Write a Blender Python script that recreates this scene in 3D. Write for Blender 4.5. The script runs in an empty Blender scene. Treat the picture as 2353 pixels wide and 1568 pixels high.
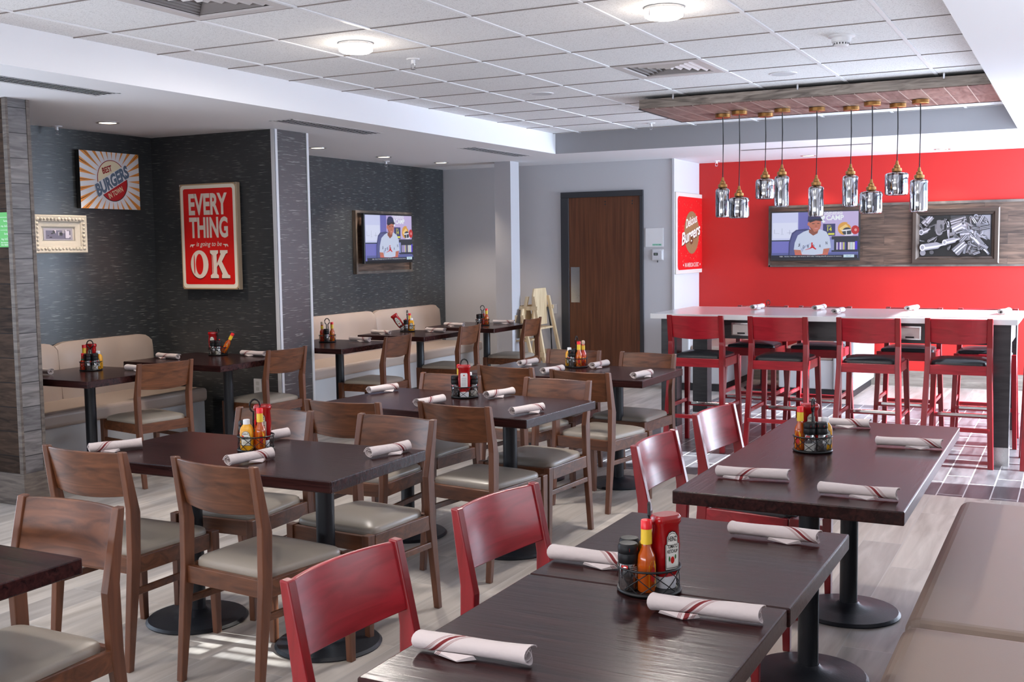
import bpy, bmesh, math, random
from mathutils import Vector, Matrix
random.seed(7)
PI = math.pi
sc = bpy.context.scene
COL = sc.collection

# ---------------------------------------------------------------- camera
F_PX, YAW, PITCH, ROLL = 2543.24, 0.47559, -0.08477, -0.01312
cam_d = bpy.data.cameras.new('camera')
cam = bpy.data.objects.new('camera', cam_d); COL.objects.link(cam)
cam_d.sensor_fit = 'HORIZONTAL'; cam_d.sensor_width = 36.0
cam_d.lens = 36.0 * F_PX / 2353.0
cam_d.clip_start = 0.05; cam_d.clip_end = 100
_f = Vector((-math.sin(YAW) * math.cos(PITCH), math.cos(YAW) * math.cos(PITCH), math.sin(PITCH)))
_r = Vector((math.cos(YAW), math.sin(YAW), 0)); _u = _r.cross(_f)
_r2 = math.cos(ROLL) * _r + math.sin(ROLL) * _u; _u2 = -math.sin(ROLL) * _r + math.cos(ROLL) * _u
cam.matrix_world = Matrix(((_r2.x, _u2.x, -_f.x, 0), (_r2.y, _u2.y, -_f.y, 0), (_r2.z, _u2.z, -_f.z, 1.583), (0, 0, 0, 1)))
sc.camera = cam

# ---------------------------------------------------------------- world, sun, daylight, added fill lights
w = bpy.data.worlds.new('daylight'); sc.world = w; w.use_nodes = True
w.node_tree.nodes['Background'].inputs[0].default_value = (0.75, 0.86, 1.0, 1)
w.node_tree.nodes['Background'].inputs[1].default_value = 1.5

def light(name, kind, loc, energy, color=(1, 1, 1), **kw):
    d = bpy.data.lights.new(name, kind); d.energy = energy; d.color = color
    for k, v in kw.items():
        if k not in ('rot', 'dirv'): setattr(d, k, v)
    o = bpy.data.objects.new(name, d); COL.objects.link(o); o.location = loc
    if 'rot' in kw: o.rotation_euler = kw['rot']
    if 'dirv' in kw: o.rotation_euler = Vector(kw['dirv']).to_track_quat('-Z', 'Y').to_euler()
    return o
light('sun', 'SUN', (6, 9, 5), 29.0, (1.0, 0.96, 0.9), angle=0.012, dirv=(-1, -0.09, -0.55))
light('daylight_far_window', 'AREA', (1.17, 11.35, 1.3), 250, (0.68, 0.82, 1.0), shape='RECTANGLE', size=2.3, size_y=1.7, dirv=(-1, 0, 0.0))
light('daylight_middle_window', 'AREA', (1.17, 8.95, 1.2), 60, (0.78, 0.87, 1.0), shape='RECTANGLE', size=2.1, size_y=2.1, dirv=(-1, 0, 0.35))
light('daylight_near_window', 'AREA', (1.17, 4.2, 1.2), 120, (0.82, 0.89, 1.0), shape='RECTANGLE', size=1.8, size_y=5.6, dirv=(-1, 0, 0.45))
light('fill_light_front', 'AREA', (-3.5, -1.4, 1.0), 190, (0.86, 0.90, 1.0), shape='RECTANGLE', size=6.5, size_y=1.4, dirv=(0, 0.55, 1))  # unseen area light added to brighten the ceiling; the front wall has no window

light('fill_light_left', 'AREA', (-6.93, 2.75, 1.3), 45, (0.80, 0.88, 1.0), shape='RECTANGLE', size=1.5, size_y=3.0, dirv=(1, 0.15, 0.75))  # unseen fill light added on the left, tilted up to brighten the low soffit

sc.view_settings.view_transform = 'Standard'; sc.view_settings.look = 'None'
sc.view_settings.gamma = 1.0; sc.view_settings.use_curve_mapping = False
sc.view_settings.exposure = 0.52
sc.cycles.use_denoising = True
sc.cycles.max_bounces = 8; sc.cycles.diffuse_bounces = 4; sc.cycles.glossy_bounces = 4
sc.cycles.transparent_max_bounces = 12; sc.cycles.sample_clamp_indirect = 6.0
sc.cycles.caustics_reflective = False; sc.cycles.caustics_refractive = False

# ---------------------------------------------------------------- materials
_MC = {}
def mat(name, col, rough=0.5, metal=0.0, emit=0.0, coat=0.0, bump=0.0, bscale=200, spec=0.5, trans=0.0):
    if name in _MC: return _MC[name]
    m = bpy.data.materials.new(name); m.use_nodes = True
    nt = m.node_tree; p = nt.nodes['Principled BSDF']
    p.inputs['Base Color'].default_value = (*col, 1)
    p.inputs['Roughness'].default_value = rough; p.inputs['Metallic'].default_value = metal
    p.inputs['Coat Weight'].default_value = coat; p.inputs['Specular IOR Level'].default_value = spec
    p.inputs['Coat Roughness'].default_value = 0.15
    p.inputs['Transmission Weight'].default_value = trans
    if emit:
        p.inputs['Emission Color'].default_value = (*col, 1); p.inputs['Emission Strength'].default_value = emit
    tc = nt.nodes.new('ShaderNodeTexCoord'); nz = nt.nodes.new('ShaderNodeTexNoise')
    nz.inputs['Scale'].default_value = bscale; nt.links.new(tc.outputs['Object'], nz.inputs['Vector'])
    if bump:
        b = nt.nodes.new('ShaderNodeBump'); b.inputs['Strength'].default_value = bump; b.inputs['Distance'].default_value = 0.004
        nt.links.new(nz.outputs['Fac'], b.inputs['Height']); nt.links.new(b.outputs['Normal'], p.inputs['Normal'])
    elif not emit:
        mr = nt.nodes.new('ShaderNodeMapRange'); mr.inputs['To Min'].default_value = max(0.02, rough * 0.93); mr.inputs['To Max'].default_value = min(1, rough * 1.07)
        nt.links.new(nz.outputs['Fac'], mr.inputs['Value']); nt.links.new(mr.outputs['Result'], p.inputs['Roughness'])
    _MC[name] = m; return m

def ramp(nt, stops):
    r = nt.nodes.new('ShaderNodeValToRGB'); e = r.color_ramp.elements
    e[0].position, e[0].color = stops[0][0], (*stops[0][1], 1)
    e[1].position, e[1].color = stops[-1][0], (*stops[-1][1], 1)
    for p, c in stops[1:-1]:
        x = e.new(p); x.color = (*c, 1)
    return r
def mathn(nt, op, a, b=None, clamp=False):
    n = nt.nodes.new('ShaderNodeMath'); n.operation = op; n.use_clamp = clamp
    for i, v in enumerate((a, b)):
        if v is None: continue
        if isinstance(v, (int, float)): n.inputs[i].default_value = v
        else: nt.links.new(v, n.inputs[i])
    return n.outputs[0]

def wood(name, dark, light_, rough=0.35, scale=(6, 60, 60), coat=0.0, bump=0.15, dist=1.2, spec=0.5, planks=None):
    """grain runs along the axis with the smallest scale; planks = (brick width, row height, mortar, axis order, tint)"""
    if name in _MC: return _MC[name]
    m = bpy.data.materials.new(name); m.use_nodes = True; nt = m.node_tree; p = nt.nodes['Principled BSDF']
    tc = nt.nodes.new('ShaderNodeTexCoord'); mp = nt.nodes.new('ShaderNodeMapping'); mp.inputs['Scale'].default_value = scale
    nt.links.new(tc.outputs['Object'], mp.inputs['Vector'])
    vec = mp.outputs['Vector']; bt = None
    if planks:
        bw, rh, mortar, order, mcol = planks
        sp = nt.nodes.new('ShaderNodeSeparateXYZ'); cb = nt.nodes.new('ShaderNodeCombineXYZ')
        nt.links.new(tc.outputs['Object'], sp.inputs[0])
        nt.links.new(sp.outputs[order[0]], cb.inputs[0]); nt.links.new(sp.outputs[order[1]], cb.inputs[1])
        bt = nt.nodes.new('ShaderNodeTexBrick'); bt.inputs['Scale'].default_value = 1
        bt.inputs['Brick Width'].default_value = bw; bt.inputs['Row Height'].default_value = rh
        bt.inputs['Mortar Size'].default_value = mortar; bt.inputs['Mortar Smooth'].default_value = 0.1
        bt.inputs['Color1'].default_value = (0, 0, 0, 1); bt.inputs['Color2'].default_value = (1, 1, 1, 1); bt.inputs['Mortar'].default_value = (.5, .5, .5, 1)
        bt.offset = 0.37; nt.links.new(cb.outputs[0], bt.inputs['Vector'])
        ad = nt.nodes.new('ShaderNodeVectorMath'); ad.operation = 'MULTIPLY_ADD'
        nt.links.new(bt.outputs['Color'], ad.inputs[0]); ad.inputs[1].default_value = (31, 17, 23); nt.links.new(vec, ad.inputs[2])
        vec = ad.outputs[0]
    nz = nt.nodes.new('ShaderNodeTexNoise'); nz.inputs['Scale'].default_value = 1.0; nz.inputs['Detail'].default_value = 6; nz.inputs['Distortion'].default_value = dist
    nt.links.new(vec, nz.inputs['Vector'])
    r = ramp(nt, [(0.32, dark), (0.68, light_)]); nt.links.new(nz.outputs['Fac'], r.inputs[0])
    col = r.outputs[0]
    if bt:
        mx = nt.nodes.new('ShaderNodeMix'); mx.data_type = 'RGBA'; mx.blend_type = 'MULTIPLY'; mx.inputs[0].default_value = 1
        br = ramp(nt, [(0.0, (0.78, 0.78, 0.80)), (1.0, (1.12, 1.1, 1.08))]); nt.links.new(bt.outputs['Color'], br.inputs[0])
        nt.links.new(col, mx.inputs[6]); nt.links.new(br.outputs[0], mx.inputs[7])
        m2 = nt.nodes.new('ShaderNodeMix'); m2.data_type = 'RGBA'; nt.links.new(bt.outputs['Fac'], m2.inputs[0])
        nt.links.new(mx.outputs[2], m2.inputs[6]); m2.inputs[7].default_value = (*mcol, 1); col = m2.outputs[2]
    nt.links.new(col, p.inputs['Base Color'])
    p.inputs['Roughness'].default_value = rough; p.inputs['Coat Weight'].default_value = coat; p.inputs['Coat Roughness'].default_value = 0.2
    p.inputs['Specular IOR Level'].default_value = spec
    b = nt.nodes.new('ShaderNodeBump'); b.inputs['Strength'].default_value = bump; b.inputs['Distance'].default_value = 0.002
    nt.links.new(nz.outputs['Fac'], b.inputs['Height']); nt.links.new(b.outputs['Normal'], p.inputs['Normal'])
    _MC[name] = m; return m

def wallpaper(name):
    m = bpy.data.materials.new(name); m.use_nodes = True; nt = m.node_tree; p = nt.nodes['Principled BSDF']
    tc = nt.nodes.new('ShaderNodeTexCoord'); mp = nt.nodes.new('ShaderNodeMapping'); mp.inputs['Scale'].default_value = (8, 8, 190)
    nt.links.new(tc.outputs['Object'], mp.inputs['Vector'])
    nz = nt.nodes.new('ShaderNodeTexNoise'); nz.inputs['Scale'].default_value = 1.0; nz.inputs['Detail'].default_value = 1.0
    nt.links.new(mp.outputs[0], nz.inputs['Vector'])
    r = ramp(nt, [(0.0, (0.026, 0.028, 0.031)), (0.65, (0.040, 0.043, 0.047)), (0.69, (0.19, 0.20, 0.195)), (1.0, (0.33, 0.34, 0.33))])
    nt.links.new(nz.outputs['Fac'], r.inputs[0]); nt.links.new(r.outputs[0], p.inputs['Base Color'])
    p.inputs['Roughness'].default_value = 0.36; p.inputs['IOR'].default_value = 1.6
    b = nt.nodes.new('ShaderNodeBump'); b.inputs['Strength'].default_value = 0.25; b.inputs['Distance'].default_value = 0.002
    nt.links.new(nz.outputs['Fac'], b.inputs['Height']); nt.links.new(b.outputs['Normal'], p.inputs['Normal'])
    return m

def ceiling_tile_mat():
    m = bpy.data.materials.new('mineral_tile'); m.use_nodes = True; nt = m.node_tree; p = nt.nodes['Principled BSDF']
    tc = nt.nodes.new('ShaderNodeTexCoord'); nz = nt.nodes.new('ShaderNodeTexNoise'); nz.inputs['Scale'].default_value = 160; nz.inputs['Detail'].default_value = 2
    nt.links.new(tc.outputs['Object'], nz.inputs['Vector'])
    r = ramp(nt, [(0.36, (0.58, 0.57, 0.575)), (0.44, (0.80, 0.795, 0.80))]); nt.links.new(nz.outputs['Fac'], r.inputs[0])
    nt.links.new(r.outputs[0], p.inputs['Base Color']); p.inputs['Roughness'].default_value = 0.9
    return m

def napkin_mat(name, s0, k):
    m = bpy.data.materials.new(name); m.use_nodes = True; nt = m.node_tree; p = nt.nodes['Principled BSDF']
    tc = nt.nodes.new('ShaderNodeTexCoord'); sp = nt.nodes.new('ShaderNodeSeparateXYZ'); nt.links.new(tc.outputs['Object'], sp.inputs[0])
    th = mathn(nt, 'ARCTAN2', sp.outputs[1], mathn(nt, 'SUBTRACT', sp.outputs[2], 0.0215))
    s = mathn(nt, 'ADD', sp.outputs[0], mathn(nt, 'MULTIPLY', th, k * 0.0215))
    s = mathn(nt, 'SUBTRACT', s, s0)
    band = mathn(nt, 'LESS_THAN', mathn(nt, 'ABSOLUTE', s), 0.0055)
    a = mathn(nt, 'ABSOLUTE', s); tot = band
    for off in (0.0125, 0.0155, 0.0185):
        ln = mathn(nt, 'LESS_THAN', mathn(nt, 'ABSOLUTE', mathn(nt, 'SUBTRACT', a, off)), 0.0006)
        tot = mathn(nt, 'MAXIMUM', tot, ln)
    mx = nt.nodes.new('ShaderNodeMix'); mx.data_type = 'RGBA'; nt.links.new(tot, mx.inputs[0])
    mx.inputs[6].default_value = (0.60, 0.52, 0.51, 1); mx.inputs[7].default_value = (0.17, 0.012, 0.015, 1)
    nt.links.new(mx.outputs[2], p.inputs['Base Color']); p.inputs['Roughness'].default_value = 0.85
    nz = nt.nodes.new('ShaderNodeTexNoise'); nz.inputs['Scale'].default_value = 35; nt.links.new(tc.outputs['Object'], nz.inputs['Vector'])
    b = nt.nodes.new('ShaderNodeBump'); b.inputs['Strength'].default_value = 0.5; b.inputs['Distance'].default_value = 0.006
    nt.links.new(nz.outputs['Fac'], b.inputs['Height']); nt.links.new(b.outputs['Normal'], p.inputs['Normal'])
    return m

def thin_glass(name, col=(0.9, 0.95, 1.0), fac=0.12, rough=0.02):
    m = bpy.data.materials.new(name); m.use_nodes = True; nt = m.node_tree
    for n in list(nt.nodes): nt.nodes.remove(n)
    o = nt.nodes.new('ShaderNodeOutputMaterial'); mx = nt.nodes.new('ShaderNodeMixShader'); mx.inputs[0].default_value = fac
    t = nt.nodes.new('ShaderNodeBsdfTransparent'); t.inputs[0].default_value = (*col, 1)
    g = nt.nodes.new('ShaderNodeBsdfGlossy'); g.inputs['Roughness'].default_value = rough; g.inputs[0].default_value = (0.95, 0.97, 1, 1)
    nt.links.new(t.outputs[0], mx.inputs[1]); nt.links.new(g.outputs[0], mx.inputs[2]); nt.links.new(mx.outputs[0], o.inputs[0])
    return m

M_WHITE = mat('white_paint', (0.58, 0.58, 0.61), 0.7, bump=0.04)
M_SOFFIT = mat('soffit_paint', (0.84, 0.84, 0.87), 0.75, bump=0.03)
M_GREYP = mat('grey_paint', (0.33, 0.33, 0.35), 0.7, bump=0.03)
M_RED = mat('red_paint', (0.50, 0.012, 0.009), 0.55, bump=0.04)
M_TILE = ceiling_tile_mat()
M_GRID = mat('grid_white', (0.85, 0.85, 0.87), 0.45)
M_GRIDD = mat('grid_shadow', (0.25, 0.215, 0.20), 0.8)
M_WP = wallpaper('dash_wallpaper')
M_FLOOR = wood('floor_plank_pale', (0.37, 0.33, 0.29), (0.60, 0.55, 0.50), rough=0.36, scale=(14, 1.3, 1), bump=0.05, dist=0.6, planks=(1.2, 0.20, 0.0025, (1, 0), (0.50, 0.47, 0.44)))
M_FLOORD = wood('floor_plank_slate', (0.058, 0.056, 0.064), (0.17, 0.165, 0.18), rough=0.36, scale=(12, 1.6, 1), bump=0.06, dist=0.8, planks=(0.61, 0.155, 0.004, (1, 0), (0.60, 0.60, 0.60)))
M_BROWN = wood('stained_beech', (0.060, 0.019, 0.007), (0.165, 0.058, 0.023), rough=0.36, scale=(3.5, 12, 22), coat=0.12, dist=1.6)
M_BROWNV = wood('stained_beech_upright', (0.085, 0.029, 0.013), (0.165, 0.060, 0.028), rough=0.40, scale=(30, 30, 3), coat=0.1, dist=0.6)
M_REDW = wood('red_stained_beech', (0.27, 0.005, 0.013), (0.41, 0.013, 0.025), rough=0.30, scale=(3.5, 12, 22), coat=0.35, dist=1.6)
M_REDV = wood('red_stained_beech_upright', (0.20, 0.0035, 0.007), (0.29, 0.007, 0.014), rough=0.30, scale=(25, 25, 3), coat=0.3, dist=0.5)
M_TOP = wood('espresso_tabletop', (0.012, 0.0045, 0.005), (0.042, 0.0135, 0.0125), rough=0.23, scale=(3, 55, 55), bump=0.35, dist=0.9, spec=0.24)
M_TOPY = wood('espresso_tabletop_long', (0.012, 0.0045, 0.005), (0.042, 0.0135, 0.0125), rough=0.23, scale=(55, 3, 55), bump=0.35, dist=0.9, spec=0.24)
M_TAUPE = mat('taupe_vinyl', (0.31, 0.27, 0.225), 0.33, bump=0.06, bscale=300)
M_TAN = mat('tan_vinyl', (0.41, 0.325, 0.275), 0.42, bump=0.05, bscale=260)
M_GREYV = mat('pale_grey_vinyl', (0.52, 0.52, 0.53), 0.45, bump=0.05, bscale=260)
M_BLKV = mat('black_vinyl', (0.018, 0.020, 0.024), 0.32, bump=0.06, bscale=300)
M_IRON = mat('black_cast_iron', (0.014, 0.016, 0.021), 0.42, spec=.4, bump=0.12, bscale=140)
M_WIRE = mat('black_wire', (0.008, 0.008, 0.009), 0.42, spec=.35)
M_STEEL = mat('brushed_steel', (0.62, 0.62, 0.62), 0.28, 1.0)
M_CHROME = mat('chrome', (0.8, 0.8, 0.82), 0.12, 1.0)
M_BRASS = mat('aged_brass', (0.46, 0.25, 0.09), 0.32, 1.0)
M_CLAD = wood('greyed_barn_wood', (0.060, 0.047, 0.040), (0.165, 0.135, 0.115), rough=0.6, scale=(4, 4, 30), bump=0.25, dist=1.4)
M_CLADP = wood('greyed_barn_planks_shaded', (0.018, 0.010, 0.006), (0.062, 0.037, 0.024), spec=0.2, rough=0.75, scale=(4, 4, 30), bump=0.25, dist=1.4, planks=(9.0, 0.155, 0.003, (0, 2), (0.01, 0.008, 0.008)))  # darker copy for the front face, its shade put into the colour
M_CLADY = wood('greyed_barn_planks_lit', (0.085, 0.078, 0.078), (0.20, 0.185, 0.185), rough=0.5, scale=(4, 4, 30), bump=0.25, dist=1.4, planks=(9.0, 0.155, 0.003, (1, 2), (0.012, 0.01, 0.01)))  # paler copy of the planks, daylight on the side face put into the colour
M_PANEL = wood('walnut_panel_planks', (0.052, 0.033, 0.024), (0.19, 0.128, 0.095), rough=0.5, scale=(3, 3, 22), bump=0.2, dist=1.5, planks=(0.62, 0.115, 0.0015, (0, 2), (0.05, 0.035, 0.03)))
M_PANELW = wood('walnut_wall_board', (0.040, 0.024, 0.017), (0.155, 0.096, 0.068), rough=0.5, scale=(3, 26, 3), bump=0.2, dist=0.9, planks=(0.62, 0.115, 0.0015, (0, 1), (0.05, 0.035, 0.03)))
M_CLOUDB = wood('reddish_plank_soffit', (0.13, 0.068, 0.055), (0.30, 0.19, 0.16), rough=0.5, scale=(16, 3, 3), bump=0.15, dist=1.2, planks=(3.0, 0.15, 0.0035, (1, 0), (0.50, 0.42, 0.36)))
M_CLOUDS = wood('grey_oak_fascia', (0.12, 0.094, 0.078), (0.42, 0.355, 0.30), rough=0.55, scale=(3, 3, 26), bump=0.25, dist=1.6)
M_DOOR = wood('mahogany_door', (0.085, 0.026, 0.010), (0.16, 0.055, 0.022), rough=0.42, scale=(40, 40, 1.5), bump=0.05, dist=0.4)
M_FRAME = mat('dark_door_frame', (0.035, 0.036, 0.042), 0.45)
M_PINE = wood('pale_pine', (0.58, 0.42, 0.24), (0.78, 0.62, 0.40), rough=0.5, scale=(20, 20, 3), bump=0.05, dist=0.5)
M_QUARTZ = mat('white_quartz', (0.74, 0.75, 0.77), 0.16, coat=0.3)
M_APRON = wood('charcoal_laminate', (0.018, 0.018, 0.021), (0.040, 0.038, 0.042), rough=0.4, scale=(4, 4, 30), bump=0.05)
M_BLACK = mat('matte_black', (0.012, 0.012, 0.014), 0.5)
M_VENT = mat('vent_metal', (0.60, 0.56, 0.55), 0.45)
M_PLAST = mat('white_plastic', (0.78, 0.78, 0.80), 0.35)
M_MIRG = None
def mirror_glass():
    m = bpy.data.materials.new('mercury_glass'); m.use_nodes = True; nt = m.node_tree
    for n in list(nt.nodes): nt.nodes.remove(n)
    o = nt.nodes.new('ShaderNodeOutputMaterial'); mx = nt.nodes.new('ShaderNodeMixShader')
    t = nt.nodes.new('ShaderNodeBsdfTransparent'); t.inputs[0].default_value = (0.62, 0.64, 0.68, 1)
    g = nt.nodes.new('ShaderNodeBsdfGlossy'); g.inputs['Roughness'].default_value = 0.06; g.inputs[0].default_value = (0.72, 0.75, 0.8, 1)
    tc = nt.nodes.new('ShaderNodeTexCoord'); mp = nt.nodes.new('ShaderNodeMapping'); mp.inputs['Scale'].default_value = (60, 60, .6)
    nz = nt.nodes.new('ShaderNodeTexNoise'); nz.inputs['Scale'].default_value = 1
    nt.links.new(tc.outputs['Object'], mp.inputs[0]); nt.links.new(mp.outputs[0], nz.inputs['Vector'])
    b = nt.nodes.new('ShaderNodeBump'); b.inputs['Strength'].default_value = 0.16; b.inputs['Distance'].default_value = 0.01
    r = ramp(nt, [(0.40, (0.12, 0.12, 0.14)), (0.50, (0.62, 0.64, 0.68)), (0.62, (0.92, 0.94, 0.98))]); nt.links.new(nz.outputs['Fac'], r.inputs[0]); nt.links.new(r.outputs[0], g.inputs[0])
    nt.links.new(nz.outputs['Fac'], b.inputs['Height']); nt.links.new(b.outputs[0], g.inputs['Normal']); b.inputs['Strength'].default_value = 0.0
    mx.inputs[0].default_value = 0.88
    nt.links.new(t.outputs[0], mx.inputs[1]); nt.links.new(g.outputs[0], mx.inputs[2]); nt.links.new(mx.outputs[0], o.inputs[0])
    return m
M_MIRG = mirror_glass()
M_PANE = thin_glass('window_glass')
M_JAR = thin_glass('clear_jar', (0.9, 0.9, 0.88), 0.22, 0.08)

def flat(col, emit=0.0, rough=0.5):
    n = 'ink_%02x%02x%02x_%d_%d' % (*[int(max(0, min(1, c)) * 255) for c in col], int(emit * 10), int(rough * 10))
    if n in _MC: return _MC[n]
    lin = tuple((c / 12.92 if c <= 0.04045 else ((c + 0.055) / 1.055) ** 2.4) for c in col)
    if emit:
        m = mat(n, lin, rough, emit=emit)
        m.node_tree.nodes['Principled BSDF'].inputs['Base Color'].default_value = (0.01, 0.01, 0.01, 1)
        return m
    return mat(n, lin, rough)

# ---------------------------------------------------------------- mesh helpers
class MB:
    def __init__(s): s.v = []; s.f = []; s.fm = []; s.mi = 0
    def add(s, vs, fs):
        n = len(s.v); s.v += [tuple(v) for v in vs]
        s.f += [tuple(i + n for i in f) for f in fs]; s.fm += [s.mi] * len(fs); return s
    def box(s, x0, x1, y0, y1, z0, z1):
        return s.add([(x0, y0, z0), (x1, y0, z0), (x1, y1, z0), (x0, y1, z0), (x0, y0, z1), (x1, y0, z1), (x1, y1, z1), (x0, y1, z1)],
                     [(0, 3, 2, 1), (4, 5, 6, 7), (0, 1, 5, 4), (1, 2, 6, 5), (2, 3, 7, 6), (3, 0, 4, 7)])
    def hexa(s, bot, top):   # two quads of 4 points
        return s.add(list(bot) + list(top), [(0, 3, 2, 1), (4, 5, 6, 7), (0, 1, 5, 4), (1, 2, 6, 5), (2, 3, 7, 6), (3, 0, 4, 7)])
    def prism(s, prof, axis, a, b):   # 2D profile extruded along axis ('x': prof=(y,z), 'y': prof=(x,z), 'z': prof=(x,y))
        def P(p, t): return {'x': (t, p[0], p[1]), 'y': (p[0], t, p[1]), 'z': (p[0], p[1], t)}[axis]
        n = len(prof); vs = [P(p, a) for p in prof] + [P(p, b) for p in prof]
        fs = [tuple(range(n))[::-1], tuple(range(n, 2 * n))] + [(i, (i + 1) % n, (i + 1) % n + n, i + n) for i in range(n)]
        return s.add(vs, fs)
    def lathe(s, prof, n=24, c=(0, 0, 0), cap=True):   # prof: [(r,z)...]
        vs = []; fs = []
        for r, z in prof:
            for k in range(n):
                a = 2 * PI * k / n; vs.append((c[0] + r * math.cos(a), c[1] + r * math.sin(a), c[2] + z))
        for j in range(len(prof) - 1):
            for k in range(n):
                fs.append((j * n + k, j * n + (k + 1) % n, (j + 1) * n + (k + 1) % n, (j + 1) * n + k))
        if cap:
            fs.append(tuple(range(n))[::-1]); m = (len(prof) - 1) * n; fs.append(tuple(range(m, m + n)))
        return s.add(vs, fs)
    def tube(s, pts, r, n=8, closed=False):
        P = [Vector(p) for p in pts]; m = len(P); vs = []; fs = []; up = Vector((0, 0, 1))
        for i, p in enumerate(P):
            if closed: d = P[(i + 1) % m] - P[i - 1]
            else: d = P[min(i + 1, m - 1)] - P[max(i - 1, 0)]
            d.normalize(); a = d.cross(up)
            if a.length < 1e-3: a = d.cross(Vector((1, 0, 0)))
            a.normalize(); b = d.cross(a)
            for k in range(n):
                t = 2 * PI * k / n; vs.append(p + r * (math.cos(t) * a + math.sin(t) * b))
        for i in range(m if closed else m - 1):
            for k in range(n):
                j = (i + 1) % m; fs.append((i * n + k, i * n + (k + 1) % n, j * n + (k + 1) % n, j * n + k))
        if not closed: fs += [tuple(range(n))[::-1], tuple(range((m - 1) * n, m * n))]
        return s.add(vs, fs)
    def build(s, name, mats, parent=None, smooth=False, bevel=0, loc=(0, 0, 0), seg=2):
        me = bpy.data.meshes.new(name); me.from_pydata(s.v, [], s.f)
        bm = bmesh.new(); bm.from_mesh(me); bmesh.ops.recalc_face_normals(bm, faces=bm.faces); bm.to_mesh(me); bm.free()
        mats = mats if isinstance(mats, (list, tuple)) else [mats]
        for m in mats: me.materials.append(m)
        for i, pl in enumerate(me.polygons): pl.material_index = s.fm[i] if i < len(s.fm) else 0
        if smooth:
            for pl in me.polygons: pl.use_smooth = True
            me.set_sharp_from_angle(angle=math.radians(38))
        o = bpy.data.objects.new(name, me); COL.objects.link(o); o.location = loc
        if parent: o.parent = parent
        if bevel:
            b = o.modifiers.new('bevel', 'BEVEL'); b.width = bevel; b.segments = seg; b.limit_method = 'ANGLE'
            b.harden_normals = False
        return o

def tag(o, label=None, cat=None, group=None, kind=None):
    if label: o['label'] = label
    if cat: o['category'] = cat
    if group: o['group'] = group
    if kind: o['kind'] = kind
    return o
def empty(name, loc=(0, 0, 0), rz=0, rot=None):
    o = bpy.data.objects.new(name, None); COL.objects.link(o); o.location = loc
    o.rotation_euler = rot if rot else (0, 0, rz); o.empty_display_size = 0.1
    return o
def struct(o): o['kind'] = 'structure'; return o
_used = set()
def copy_tree(o, parent=None):
    c = o.copy(); COL.objects.link(c); c.parent = parent
    for ch in list(o.children): copy_tree(ch, c)
    return c
def place(proto, loc, rz, label, group=None, cat=None, rot=None):
    if proto.name in _used: o = copy_tree(proto)
    else: o = proto; _used.add(proto.name)
    o.location = loc; o.rotation_euler = rot if rot else (0, 0, rz)
    o['label'] = label
    if group: o['group'] = group
    if cat: o['category'] = cat
    return o

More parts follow.
